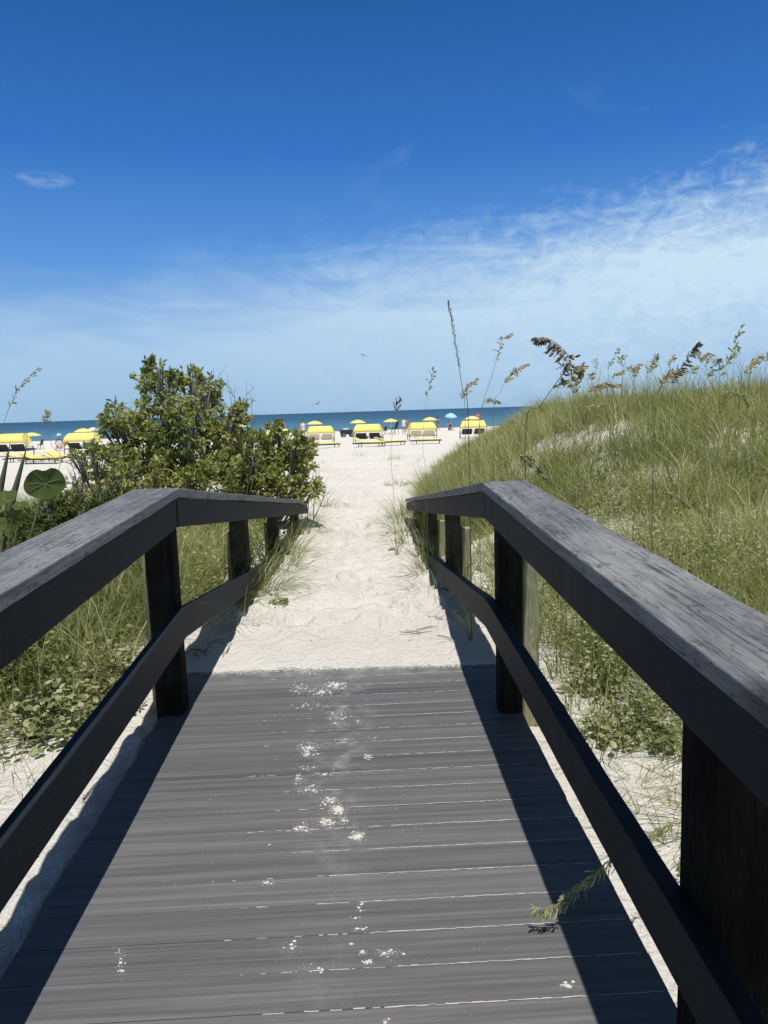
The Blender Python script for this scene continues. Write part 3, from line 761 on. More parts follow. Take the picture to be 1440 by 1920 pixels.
sea_oat('tall bare branching sea oat spire near the right edge of the ridge', [(1345, 740), (1360, 690), (1374, 655), (1391, 612)], 6.2, .35, OATG, 20, .026, .1)
sea_oat('orange-tipped seed head leaning right, rightmost on the skyline', [(1388, 740), (1395, 706), (1408, 685), (1428, 668)], 6.8, .4, OATS, 30, .026, .5)
sea_oat('pale green seed head arching right in the grass below the ridge at far right', [(1322, 800), (1335, 762), (1352, 742), (1378, 735), (1398, 746), (1402, 760)], 5.6, .4, OATG, 46, .022, .9)
sea_oat('long pale stem lying low across the grass with a drooping head, above the right handrail', [(1062, 938), (1120, 930), (1180, 924), (1240, 922), (1270, 930), (1292, 950)], 4.2, .55, OATG, 40, .018, .8)
sea_oat('tiny orange seed head on the skyline between the cream arch and the dark plume', [(1180, 760), (1172, 705), (1178, 692), (1194, 690)], 8.0, .5, OATS, 18, .024, .5)
sea_oat('faint pair of seed tips rising behind the cream arch', [(1150, 760), (1140, 700), (1150, 670), (1160, 652)], 8.5, .4, OATG, 18, .026, .4)
sea_oat('faint straight seed stalk left of the dark plume on the ridge', [(1218, 760), (1212, 720), (1222, 690), (1232, 664)], 8.5, .5, OATG, 16, .026, .3)
sea_oat('faint sea oat plume leaning right at the left edge over the beach', [(5, 800), (20, 760), (38, 724), (72, 690)], 5.5, .3, OATG, 22, .022, .4, base=(-3.2, 5.6))
sea_oat('upright tan tassel standing against the sea above the left umbrellas', [(108, 890), (97, 835), (90, 805), (87, 785), (88, 770)], 5.5, .66, OATS, 34, .016, .9, base=(-2.75, 5.6))
sea_oat('pale seed head drooping over the middle of the tall left bush', [(330, 812), (322, 770), (345, 742), (368, 752), (384, 800)], 7.0, .25, OATG, 74, .036, 1.0, base=(-2.3, 7.2))
sea_oat('pale seed head arching right over the top of the tall left bush', [(362, 800), (358, 755), (375, 728), (398, 716), (412, 722)], 7.2, .25, OATG, 60, .034, 1.0, base=(-2.1, 7.4))
sea_oat('pale drooping seed head on the left flank of the tall left bush', [(318, 830), (300, 775), (312, 748), (332, 745), (345, 765)], 7.1, .3, OATG, 60, .034, 1.0, base=(-2.5, 7.3))
sea_oat('green seed head reaching through the right railing over the shaded deck', [(1330, 1530), (1290, 1530), (1235, 1556), (1190, 1580), (1150, 1606), (1110, 1640), (1070, 1672), (1040, 1700), (1006, 1706)], 1.98, .20, OATG, 95, .022, .9, base=(1.3, 2.1), dY=-.06, r=.0014, spw=.15)
sea_oat('loose green seed head hanging over the sand beside the near right post', [(1300, 1545), (1270, 1546), (1235, 1555), (1210, 1580), (1195, 1600)], 2.15, .3, OATG, 30, .017, 1.0, base=(1.42, 2.3), r=.0014)
sea_oat('short seed spray dangling straight down beside the near right post', [(1305, 1535), (1292, 1555), (1280, 1590), (1272, 1640)], 2.18, .35, OATG, 24, .014, .8, base=(1.50, 2.35), r=.0014)

_r = random.Random(5)
for k in range(24):
    px = 1045+395*(k/23)**.8+_r.uniform(-10, 10); cy = 752-(px-1040)*.085; h_ = _r.uniform(25, 75); Yk = _r.uniform(7, 10.5); lean = _r.uniform(-6, 22)
    sea_oat('faint pale sea oat stalk, one of many thin wisps along the dune ridge', [(px-4, cy+30), (px, cy-h_*.45), (px+lean*.4, cy-h_*.85), (px+lean, cy-h_)], Yk, .5, _r.choice((OATS, OATG)), _r.randint(10, 22), .026, .5, r=.0018)
# ------------------------------------------------------------------ bushes
def bush(name, label, cat, blobs, Yc, base_px, leafmat_, nl, L, W, group=None, twigs=0, fill=.55, dY=None):
    """blobs: (px,py,r_px) of leafy lobes at distance Yc (+ optional dY)"""
    bx = at(base_px, 850, Yc).x
    base = Vector((bx, Yc, gz(bx, Yc)))
    t = empty(name, base); tag(t, label, cat, group)
    b = MB(); P = []; D = []
    rs = random.Random(len(blobs)*7+base_px); extra = []
    for bl in blobs:
        if rs.random() < .75:
            a = rs.uniform(-.4, math.pi+.4); q = bl[2]*rs.uniform(.85, 1.15)
            extra.append((bl[0]+q*math.cos(a), bl[1]-q*math.sin(a), rs.uniform(6, 11))+tuple(bl[3:]))
    blobs = list(blobs)+extra
    tot = sum(bl[2]**2 for bl in blobs)
    for i, bl in enumerate(blobs):
        yy = Yc+(bl[3] if len(bl) > 3 else random.uniform(-.35, .35))
        c = at(bl[0], bl[1], yy); r_ = bl[2]/1413*yy
        # limb
        mid = base.lerp(c, .5)+Vector((random.gauss(0, .08), random.gauss(0, .08), -.05))
        pts = smooth_path([base+Vector((random.gauss(0, .04), random.gauss(0, .04), -.1)), mid, c], 8)
        b.tube([q-base for q in pts], [.026*(1-.75*k/8)*(.5+r_) for k in range(9)], 6)
        for _ in range(7):
            e = c+Vector(runit(1)[0])*r_*.85
            q = smooth_path([pts[6], c.lerp(e, .4)+Vector(runit(1)[0])*.04, e], 4)
            b.tube([v-base for v in q], [.008, .006, .005, .003, .002], 4)
        n = int(nl*bl[2]**2/tot)
        # leaves in small sprays so that gaps open between them
        ns = max(6, n//14)
        d = runit(ns); rad = r_*(1-fill*rng.random(ns)**1.6)*(1+.30*(vnoise(d[:, 0]*2.3+i*5, d[:, 2]*2.3+d[:, 1], 70+i)-.5))
        cs = np.array(c)+d*rad[:, None]
        k = rng.integers(0, ns, n)
        sp = max(.035, r_*.13)
        p = cs[k]+rng.normal(0, sp*.6, (n, 3))
        P.append(p); D.append(d[k]*.8+.8*runit(n)+np.array([0, 0, .35]))
    P = np.concatenate(P); D = np.concatenate(D)
    ok = P[:, 2] > ground(P[:, 0], P[:, 1], False)+.02
    P = P[ok]; D = D[ok]; n = len(P)
    # near the trunk axis nothing hidden matters: keep all
    U = np.array([[0, 0, 1.]])+.9*runit(n)
    cl = vnoise(P[:, 0]*3.1, P[:, 2]*3.1, 77)
    tt = np.clip(.15+.6*cl+rng.normal(0, .2, n)+(rng.random(n) > .95)*.3, 0, 1)
    V, Q, T = leaves(P-np.array(base), D, U, L*rng.uniform(.5, 1.35, n), W*rng.uniform(.6, 1.35, n), tt)
    npmesh('foliage', V, Q, leafmat_, t, T)
    b.build('branch', TWIG, t)
    return t
bush('bush', 'tall olive-green leafy bush with an uneven top, left of the path', 'bush',
     [(290, 704, 26), (312, 722, 30), (268, 716, 18), (366, 714, 20), (345, 745, 34), (306, 752, 30), (385, 760, 34), (398, 735, 20), (250, 790, 30), (212, 785, 20), (205, 800, 16), (235, 815, 32), (300, 800, 46), (355, 800, 46),
      (440, 765, 19), (452, 780, 14), (425, 800, 38), (280, 850, 52), (345, 860, 62), (405, 850, 55), (225, 850, 28), (250, 895, 45, -.4), (330, 905, 60, -.4), (400, 905, 55, -.4)], 9.6, 330, LEAF, 13500, .070, .038, 'leafy bushes left of the path')
bush('bush', 'rounded leafy bush next to the path, right of the taller bush', 'bush',
     [(518, 808, 18), (492, 830, 24), (548, 826, 20), (468, 845, 36), (520, 856, 40), (560, 848, 24), (578, 836, 12), (465, 880, 48), (530, 890, 48), (562, 870, 26), (440, 905, 40, -.3), (500, 915, 44, -.3), (555, 915, 30, -.3), (582, 902, 16, -.2), (590, 925, 12, -.3), (572, 850, 18)], 10.6, 500, LEAF, 6800, .080, .042, 'leafy bushes left of the path')
bush('bush', 'low twiggy shrub with sparse leaves in front of the tall bush, over the beach', 'bush',
     [(160, 862, 16), (178, 850, 12), (205, 862, 18), (225, 895, 28), (180, 905, 26), (140, 925, 24), (245, 920, 30), (200, 940, 36), (120, 950, 26)], 7.4, 200, LEAF, 2600, .050, .028, 'leafy bushes left of the path', fill=.8)
bush('bush', 'low dense green scrub just behind the top of the left handrail', 'bush',
     [(100, 960, 30), (60, 985, 34), (150, 965, 30), (20, 1010, 36), (100, 1000, 34), (200, 955, 28), (170, 990, 30), (250, 945, 24), (50, 1050, 50), (130, 1040, 40)], 5.6, 110, GRAPE, 6500, .040, .017, 'leafy bushes left of the path', fill=.8)

def twiggy(label, px, Y, tips, n=5):
    bx = at(px, 850, Y).x; base = Vector((bx, Y, gz(bx, Y)))
    b = MB()
    for (tx, ty) in tips:
        tp = at(tx, ty, Y+random.uniform(-.3, .3))
        pts = smooth_path([base+Vector((random.gauss(0, .05), 0, 0)), base.lerp(tp, .55)+Vector((random.gauss(0, .06), random.gauss(0, .06), 0)), tp], 10)
        b.tube([p-base for p in pts], [.009*(1-.8*k/10) for k in range(11)], 5)
        for k in range(n):
            s = pts[random.randint(4, 9)]; e = s+Vector((random.gauss(0, .10), random.gauss(0, .10), random.uniform(.06, .25)))
            m = s.lerp(e, .5)+Vector((random.gauss(0, .02),)*3)
            b.tube([s-base, m-base, e-base], [.0035, .0028, .0016], 4)
            for _ in range(2):
                e2 = m+Vector((random.gauss(0, .06), random.gauss(0, .06), random.uniform(.02, .12)))
                b.tube([m-base, e2-base], [.002, .0012], 4)
    o = b.build('dead_shrub', TWIG); o.location = base
    return tag(o, label, 'dead shrub', 'bare grey shrubs')
twiggy('bare grey twigs rising above the right shoulder of the tall bush', 430, 9.8, [(400, 690), (425, 700), (440, 720), (462, 712), (470, 735), (410, 720), (452, 745), (478, 770)])
twiggy('few bare twigs poking out of the left shoulder of the tall bush', 245, 9.7, [(232, 752), (245, 745), (225, 765)], 3)
twiggy('pale leafless shrub standing in front of the beach, left of the tall bush', 175, 7.2, [(130, 850), (150, 868), (172, 860), (200, 872), (225, 868), (245, 880), (140, 885)], 7)
twiggy('small bare twigs beside the bush and the path edge', 575, 11.0, [(600, 880), (592, 870), (612, 895)], 3)

# --- round-leaved sea grape in the left foreground
VEIN = plain('leaf_vein', (.13, .17, .06), .6)
def sea_grape():
    Y = 3.4; base = Vector((-2.35, 4.3, gz(-2.35, 4.3)))
    t = empty('sea_grape_plant', base); tag(t, 'sea grape plant with large round leaves at the left edge above the handrail', 'sea grape')
    specs = [(84, 906, 31, .75, -.35, 3.3), (10, 935, 22, -.5, .6, 3.35), (22, 972, 20, .3, -.5, 3.45), (-20, 985, 28, .2, .2, 3.3), (58, 995, 14, .8, -.4, 3.5), (2, 1002, 16, -.3, .4, 3.5), (38, 948, 12, .2, .8, 3.5)]
    b = MB()
    for (px, py, rp, tx, tz, yy) in specs:
        c = at(px, py, yy); r_ = rp/1413*yy
        # disc facing roughly up and towards the walk
        nrm = Vector((tx*.5, -.75, tz+.35)).normalized()
        a = nrm.cross(Vector((0, 0, 1))).normalized(); bb = a.cross(nrm)*-1
        n = 26; rings = 5; vs = [tuple(c-base)]
        for k in range(1, rings+1):
            f = k/rings
            for q in range(n):
                th = 2*math.pi*q/n
                rr = r_*f*(1+.06*math.sin(2*th+1)+.03*math.sin(5*th))*(1-.22*f*math.exp(-((th-4.71)/.22)**2))
                zz = r_*(.16*f*f+.05*math.sin(6*th)*f*f-.05*abs(math.cos(th))*f)
                vs.append(tuple(c-base+a*rr*math.cos(th)*1.12+bb*rr*math.sin(th)+nrm*zz))
        fs = [(0, 1+q, 1+(q+1) % n, 1+(q+1) % n) for q in range(n)]
        for k in range(rings-1):
            for q in range(n): fs.append((1+k*n+q, 1+(k+1)*n+q, 1+(k+1)*n+(q+1) % n, 1+k*n+(q+1) % n))
        me = bpy.data.meshes.new('leaf'); me.from_pydata(vs, [], [tuple(dict.fromkeys(f)) for f in fs]); me.update()
        me.polygons.foreach_set('use_smooth', [True]*len(me.polygons))
        at_ = me.attributes.new('tint', 'FLOAT', 'POINT')
        base_t = random.uniform(.35, .6)
        tv = [base_t]+[min(1, max(0, base_t+.3*(0*q)*(1-k/6)+random.uniform(-.04, .04))) for k in range(1, rings+1) for q in range(n)]
        at_.data.foreach_set('value', tv); me.materials.append(GRAPE)
        o = bpy.data.objects.new('leaf', me); COL.objects.link(o); o.parent = t
        vb = MB()
        for q in range(0, n, 4):
            th = 2*math.pi*(q+2)/n; pv = []
            for f in (.02, .3, .6, .9):
                rr = r_*f; zz = r_*(.16*f*f-.05*abs(math.cos(th))*f+.05*math.sin(6*th)*f*f)
                pv.append(c-base+a*rr*math.cos(th)*1.12+bb*rr*math.sin(th)+nrm*(zz+.0012))
            vb.tube(pv, [.0022, .0016, .0012, .0006], 5)
        vb.build('vein', VEIN, o)
        end = c-nrm*.01; pts = smooth_path([base, base.lerp(end, .6)+Vector((0, .05, -.08)), end], 8)
        b.tube([q-base for q in pts], [.007*(1-.4*k/8) for k in range(9)], 6)
    b.build('stalk', STEM, t)
sea_grape()
def agave():
    base = Vector((-2.05, 3.9, gz(-2.05, 3.9))); t = empty('spiky_plant', base)
    tag(t, 'spiky plant with stiff sword-shaped leaves at the left edge', 'yucca')
    for (tx, ty, bw, bx_) in ((20, 826, .034, 0), (52, 832, .034, .06), (-25, 850, .034, -.05), (-60, 900, .034, -.1)):
        tip = at(tx, ty, 3.9)-base; root = Vector((bx_*.6, 0, .55)); b = MB(); vs = []; n = 8
        ax = (tip-root).normalized(); sd = ax.cross(Vector((0, -1, .2))).normalized(); nn = sd.cross(ax)
        for k in range(n+1):
            f = k/n; w = bw*(1-f)**.7*(.75+.5*math.sin(f*2.4)); c = root.lerp(tip, f)+nn*.0
            vs += [c-sd*w, c+nn*w*.45, c+sd*w, c+nn*w*.75]
        fs = []
        for k in range(n):
            for q in range(4): fs.append((k*4+q, k*4+(q+1) % 4, (k+1)*4+(q+1) % 4, (k+1)*4+q))
        b.add(vs, fs, True); o = b.build('leaf', plain('sword_leaf', (.075, .10, .045), .45, .4), t)
    b = MB(); b.tube([(0, 0, -.05), (0, 0, .3), (0, 0, .62)], [.06, .05, .03], 8); b.build('trunk', TWIG, t)
agave()

# --- creeping plants with rounded leaves
def creeper(label, pts, Wl, mat, n, h, group='leafy creeping plants beside the boardwalk'):
    c0 = Vector((sum(p[0] for p in pts)/len(pts), sum(p[1] for p in pts)/len(pts), 0)); c0.z = gz(c0.x, c0.y)
    t = empty('creeping_plant', c0); tag(t, label, 'creeping plant', group)
    P = []; b = MB()
    for (x, y, r_) in pts:
        for _ in range(n):
            a = random.uniform(0, 6.28); rr = r_*math.sqrt(random.random())
            xx, yy = x+rr*math.cos(a), y+rr*math.sin(a); z = gz(xx, yy)+random.uniform(.02, 1)*h*(1-.6*(rr/r_)**2)
            P.append((xx, yy, z))
            if random.random() < .25:
                g = gz(x, y)
                b.tube([Vector((x, y, g+.005))-c0, Vector(((x+xx)/2+.02, (y+yy)/2, (g+z)/2+.03))-c0, Vector((xx, yy, z))-c0], [.0035, .003, .002], 4)
    for (x, y, r_) in pts:
        b.tube([Vector((0, 0, .012)), Vector(((x-c0.x)/2, (y-c0.y)/2, gz((x+c0.x)/2, (y+c0.y)/2)-c0.z+.02)), Vector((x-c0.x, y-c0.y, gz(x, y)-c0.z+.012))], .004, 5)
    P = np.array(P); m = len(P); D = runit(m); D[:, 2] = D[:, 2]*.4+.1
    V, Q, T = leaves(P-np.array(c0), D, np.array([[0, 0, 1.]])+.55*runit(m), Wl*1.35*rng.uniform(.6, 1.1, m), Wl*rng.uniform(.7, 1.15, m), None, .08, .56)
    npmesh('foliage', V, Q, mat, t, T); b.build('stem', STEM, t)
    return t
def hp(px, py, r_): p = hit(px, py); return (p.x, p.y, r_)
creeper('mass of rounded pale green leaves on the sand left of the boardwalk, between the rails', [hp(60, 1385, .26), hp(140, 1340, .25), hp(180, 1290, .2), hp(40, 1330, .3), hp(120, 1385, .18), hp(95, 1280, .3)], .036, PALE, 150, .26)
creeper('leafy yellow-green plant mixed with grass on the sand right of the boardwalk', [hp(1165, 1400, .09), hp(1120, 1375, .08), hp(1185, 1350, .12), hp(1130, 1300, .12), hp(1220, 1380, .07), hp(1090, 1300, .08), hp(1160, 1260, .12), hp(1105, 1240, .1), hp(1245, 1410, .05)], .032, PALE, 48, .17)
creeper('bright tangled leafy plants at the foot of the grass left of the left lower rail', [hp(215, 1235, .16), hp(170, 1215, .2), hp(255, 1180, .16), hp(110, 1190, .22), hp(225, 1300, .12)], .030, PALE, 80, .3)
creeper('tangled leafy vine behind the descending part of the left handrail', [(-1.22, 5.6, .18), (-1.25, 6.5, .25), (-1.15, 7.5, .25), (-1.12, 8.7, .3), (-1.35, 7.9, .3), (-1.5, 6.2, .3)], .036, LEAF, 110, .55)
creeper('tiny leafy sprig alone on the bare sand beyond the deck, left of centre', [hp(525, 1138, .08)], .024, PALE, 46, .07)
creeper('dark green leafy plant under the left handrail beside the near left bush shade', [hp(20, 1290, .3), hp(-40, 1340, .3)], .04, LEAF, 170, .5)
creeper('small leafy plant growing at the foot of the left middle post', [hp(262, 1290, .08), hp(240, 1330, .08)], .022, PALE, 60, .12)
# fallen twigs
def twigs(label, px, py, n, L):
    c = hit(px, py); b = MB()
    for _ in range(n):
        a = random.uniform(0, 6.28); s = Vector((random.gauss(0, L*.5), random.gauss(0, L*.35), 0)); pts = []
        for k in range(5):
            q = s+Vector((math.cos(a), math.sin(a), 0))*L*k/4+Vector((random.gauss(0, .01), random.gauss(0, .01), 0))
            pts.append(Vector((q.x, q.y, gz(c.x+q.x, c.y+q.y)-c.z+.008+random.uniform(0, .012))))
        b.tube(pts, [.003, .0035, .003, .0025, .0015], 5)
    o = b.build('fallen_twig', TWIG); o.location = c
    tag(o, label, 'twig', 'twigs lying on the sand')
twigs('brown twig lying on the sand right of centre, just beyond the deck', 780, 1190, 4, .2)
twigs('broken twigs on the shaded sand at the left end of the deck', 390, 1215, 9, .16)
twigs('thin dark stick on the sand strip between the left lower rail and the deck', 190, 1500, 1, .16)
twigs('twigs on the shaded sand under the bend of the right lower rail', 860, 1160, 5, .2)

# ------------------------------------------------------------------ beach things
def hood(SEAT, W=1.85, H=1.2):
    t = empty('cabana_lounger')
    nseg = 12; r_ = .72
    # arched hood: profile in YZ, open on the sea side (far side) and under the skirt
    prof = []
    for k in range(nseg+1):
        a = R(182)-R(135)*k/nseg
        prof.append((r_*math.cos(a)*.9, H-r_*.62+r_*.62*math.sin(a)))
    vs = []; m = len(prof)
    th = .02
    for sx in (-1, 1):
        for (y, z) in prof: vs.append((sx*W/2*(1-.20*max(0, (z-H*.62)/(H*.38))), y, z))
    for sx in (-1, 1):
        for (y, z) in prof: vs.append((sx*(W/2-.01)*(1-.20*max(0, (z-H*.62)/(H*.38))), y*.96, z-th))
    fs = [(k, k+1, m+k+1, m+k) for k in range(m-1)]+[(2*m+k, 3*m+k, 3*m+k+1, 2*m+k+1) for k in range(m-1)]
    fs += [(0, m, 3*m, 2*m), (m-1, 3*m-1, 4*m-1, 2*m-1)]
    b = MB(); b.add(vs, fs, True); b.build('hood', YEL, t)
    for sx in (-1, 1):   # side cheeks
        vs = [(sx*W/2, -.66, .62), (sx*W/2, -.55, .42), (sx*W/2, -.1, .55), (sx*W/2, .3, .75)]
        x_ = [(sx*W/2*(1-.20*max(0, (z-H*.62)/(H*.38))), y, z) for y, z in prof]
        ids = x_+[vs[3], vs[2], vs[1]]
        b = MB(); n = len(ids)
        b.add(ids+[(p[0]-sx*.012, p[1], p[2]) for p in ids], [tuple(range(n)), tuple(range(2*n-1, n-1, -1))]+[(i, (i+1) % n, n+(i+1) % n, n+i) for i in range(n)])
        b.build('side_panel', YEL, t)
    b = MB()
    for sx in (-1, 1):
        for sy in (-.55, .55): b.box(sx*W/2-.02*sx-.02, sx*W/2-.02*sx+.02, sy-.02, sy+.02, -.05, .5)
        b.box(sx*W/2-.02*sx-.018, sx*W/2-.02*sx+.018, -.58, .9, .28, .33)
    b.tube([(-W/2+.02, .55, .46), (W/2-.02, .55, .46)], .015, 6)
    b.build('frame', GREY, t)
    for sx in (-.43, .43):   # two chairs side by side
        b = MB(); b.hexa([(sx-.34, -.15, .26), (sx+.34, -.15, .26), (sx+.34, 1.15, .30), (sx-.34, 1.15, .30), (sx-.34, -.15, .34), (sx+.34, -.15, .34), (sx+.34, 1.15, .38), (sx-.34, 1.15, .38)])
        b.build('seat', SEAT, t, .02)
        b = MB(); b.hexa([(sx-.34, -.15, .3), (sx+.34, -.15, .3), (sx+.34, -.42, .62), (sx-.34, -.42, .62), (sx-.34, -.08, .34), (sx+.34, -.08, .34), (sx+.34, -.36, .66), (sx-.34, -.36, .66)])
        b.build('backrest', SEAT, t, .02)
    return t
def umbrella(mat, R_=.95, H=1.9, band=None):
    t = empty('beach_umbrella'); n = 8; rings = 5; vs = [(0, 0, H)]
    for k in range(1, rings+1):
        f = k/rings
        for q in range(n*2):
            a = math.pi*q/n; dip = .0 if q % 2 == 0 else .05*f
            vs.append((R_*f*(1-dip)*math.cos(a), R_*f*(1-dip)*math.sin(a), H-.40*R_*f**2-(.02 if q % 2 == 0 else 0)*f))
    N2 = n*2; top = len(vs); vs += [(x*.99, y*.99, z-.012) for x, y, z in vs]
    fs = []
    for o, fl in ((0, 1), (top, -1)):
        for q in range(N2): f = (o, o+1+q, o+1+(q+1) % N2); fs.append(f[::fl])
        for k in range(rings-1):
            for q in range(N2):
                f = (o+1+k*N2+q, o+1+(k+1)*N2+q, o+1+(k+1)*N2+(q+1) % N2, o+1+k*N2+(q+1) % N2); fs.append(f[::fl])
    e = 1+(rings-1)*N2
    for q in range(N2): fs.append((e+q, top+e+q, top+e+(q+1) % N2, e+(q+1) % N2))
    b = MB(); b.add(vs, fs, True); b.build('canopy', mat, t)
    b = MB(); b.tube([(0, 0, -.3), (0, 0, H+.06)], .022, 8); b.build('pole', WHITE, t)
    b = MB()
    for q in range(n):
        a = 2*math.pi*q/n; b.tube([(0, 0, H-.35), (R_*.55*math.cos(a), R_*.55*math.sin(a), H-.14*R_-.03)], .008, 4)
    b.build('rib', GREY, t)
    return t
def sunbed():
    t = empty('sun_lounger')
    b = MB(); b.box(-.32, .32, -.95, .35, .25, .33)
    b.build('mattress', YEL, t, .02)
    b = MB(); b.hexa([(-.32, .352, .25), (.32, .352, .25), (.32, .95, .50), (-.32, .95, .50), (-.32, .352, .33), (.32, .352, .33), (.32, .92, .57), (-.32, .92, .57)])
    b.build('backrest', YEL, t, .02)
    b = MB()
    for sx in (-.33, .33):
        b.box(sx-.02, sx+.02, -1.0, 1.0, .19, .245)
        for y in (-.85, .6):
            b.box(sx-.02, sx+.02, y-.02, y+.02, -.05, .19)
    b.build('frame', DARK, t)
    return t
def place(o, px, Y, rz=0, s=1.0, label=None, group=None, cat=None):
    x = at(px, 800, Y).x; o.location = (x, Y, gz(x, Y)); o.rotation_euler = (0, 0, rz); o.scale = (s, s, s)
    tag(o, label, cat, group); return o
h0 = hood(DARK); h1 = hood(CREAM)
GH = 'yellow hooded cabana loungers on the beach'
for i, (px, Y, s, rz, lab) in enumerate(((18, 45, 1.12, .05, 'yellow hooded cabana lounger at the left edge, partly behind the spiky leaves'), (154, 46, 1.05, -.05, 'yellow hooded cabana lounger left of the tall bush, under two umbrellas'),
                              (440, 56, .95, 0, 'yellow hooded cabana lounger half hidden behind the tall bush'), (520, 52, .9, .1, 'yellow hooded cabana lounger half hidden behind the rounded bush'),
                              (600, 51, 1, .12, 'yellow hooded cabana lounger directly right of the rounded bush'), (690, 49, 1.02, -.12, 'yellow hooded cabana lounger straight ahead at the end of the path'),
                              (791, 51, 1.02, .06, 'yellow hooded cabana lounger right of the path end'), (887, 53, 1.02, -.1, 'yellow hooded cabana lounger at the foot of the right dune'))):
    pr = {0: h0, 2: h1}.get(i) or copy_tree(h0 if i in (1, 5, 7) else h1)
    place(pr, px, Y, rz, s, lab, GH, 'cabana lounger')
u0 = umbrella(YEL)
GU = 'yellow beach umbrellas'
for i, (px, Y, s, lab) in enumerate(((57, 66, .93, 'yellow umbrella leaning behind the leftmost hooded lounger'), (155, 72, .93, 'yellow umbrella above the hooded lounger left of the tall bush'),
                          (590, 78, .95, 'yellow umbrella just behind the hooded lounger by the rounded bush'), (671, 80, .97, 'yellow umbrella behind the hooded lounger straight ahead'),
                          (733, 82, .95, 'yellow umbrella standing alone beside a tall dark chair'), (806, 84, .95, 'yellow umbrella behind the hooded lounger right of the path end'),
                          (885, 84, 1.0, 'yellow umbrella behind the hooded lounger at the foot of the dune'))):
    o = u0 if i == 0 else copy_tree(u0)
    place(o, px, Y, i*.4, s, lab, GU, 'umbrella')
    hw = {0: 811, 1: 803, 2: 789, 3: 787, 4: 785, 5: 782, 6: 780}[i]; o.scale.z = (at(px, hw, Y).z-o.location.z)/1.92
o = umbrella(YEL2); place(o, 452, 76, .2, .95, 'pale yellow umbrella showing beside the right edge of the tall bush', 'beach umbrellas of other colours', 'umbrella'); o.scale.z = (at(452, 793, 76).z-o.location.z)/1.92
o = umbrella(BLUE); place(o, 844, 92, .2, .85, 'light blue umbrella by the water, right of the path end', 'beach umbrellas of other colours', 'umbrella'); o.scale.z = (at(844, 774, 92).z-o.location.z)/1.92; o.rotation_euler.x = .18
o = umbrella(CREAM); place(o, 174, 88, .2, .8, 'cream umbrella peeking out behind a yellow one left of the tall bush', 'beach umbrellas of other colours', 'umbrella'); o.scale.z = (at(174, 801, 88).z-o.location.z)/1.92
o = umbrella(CLOTHR); place(o, 896, 100, .2, .62, 'dusty red umbrella just behind the yellow one at the foot of the dune', 'beach umbrellas of other colours', 'umbrella'); o.scale.z = (at(896, 776, 100).z-o.location.z)/1.92
s0 = sunbed(); GS = 'yellow sun loungers with dark frames'
for i, (px, Y, rz, lab) in enumerate(((72, 33, 1.45, 'yellow sun lounger below the leftmost umbrella, nearest the left plants'), (40, 36, 1.8, 'yellow sun lounger partly hidden by the spiky leaves'), (112, 36, 1.2, 'yellow sun lounger seen just right of the upright tan tassel'),
                           (165, 38, 1.6, 'yellow sun lounger in front of the hooded lounger left of the tall bush'), (198, 38, 1.4, 'yellow sun lounger touching the left edge of the tall bush'),
                           (606, 42, 2.0, 'yellow sun lounger in front of the hooded lounger by the rounded bush'), (692, 41, 1.3, 'yellow sun lounger right in front of the hooded lounger straight ahead'),
                           (730, 42, 1.85, 'yellow sun lounger just right of the hooded lounger straight ahead'), (798, 43, 1.5, 'yellow sun lounger in front of the hooded lounger right of the path end'))):
    place(s0 if i == 0 else copy_tree(s0), px, Y, rz, .9, lab, GS, 'sun lounger')

# tall dark lifeguard-like chair under the lone umbrella
def tall_chair(px, Y):
    t = empty('beach_chair'); b = MB()
    for sx in (-.3, .3):
        b.tube([(sx*1.2, -.35, -.1), (sx, -.2, .75), (sx, -.42, 1.35)], .03, 6); b.tube([(sx*1.2, .45, -.1), (sx, -.1, .8)], .03, 6)
    b.build('frame', GREY, t)
    b = MB(); b.hexa([(-.3, -.2, .6), (.3, -.2, .6), (.3, .3, .64), (-.3, .3, .64), (-.3, -.2, .66), (.3, -.2, .66), (.3, .3, .7), (-.3, .3, .7)]); b.build('seat', DARK, t)
    b = MB(); b.hexa([(-.3, -.22, .68), (.3, -.22, .68), (.3, -.42, 1.35), (-.3, -.42, 1.35), (-.3, -.18, .68), (.3, -.18, .68), (.3, -.38, 1.35), (-.3, -.38, 1.35)]); b.build('backrest', DARK, t)
    place(t, px, Y, 1.0, 1, 'tall dark folding chair under the lone yellow umbrella', None, 'beach chair')
tall_chair(739, 76)
t = copy_tree(bpy.data.objects['beach_chair']); place(t, 721, 80, 2.4, .62, 'low dark beach chair left of the tall dark chair', None, 'beach chair')
t = copy_tree(bpy.data.objects['beach_chair']); place(t, 72, 62, 1.4, .6, 'low dark beach chair under the umbrella near the left edge', None, 'beach chair')
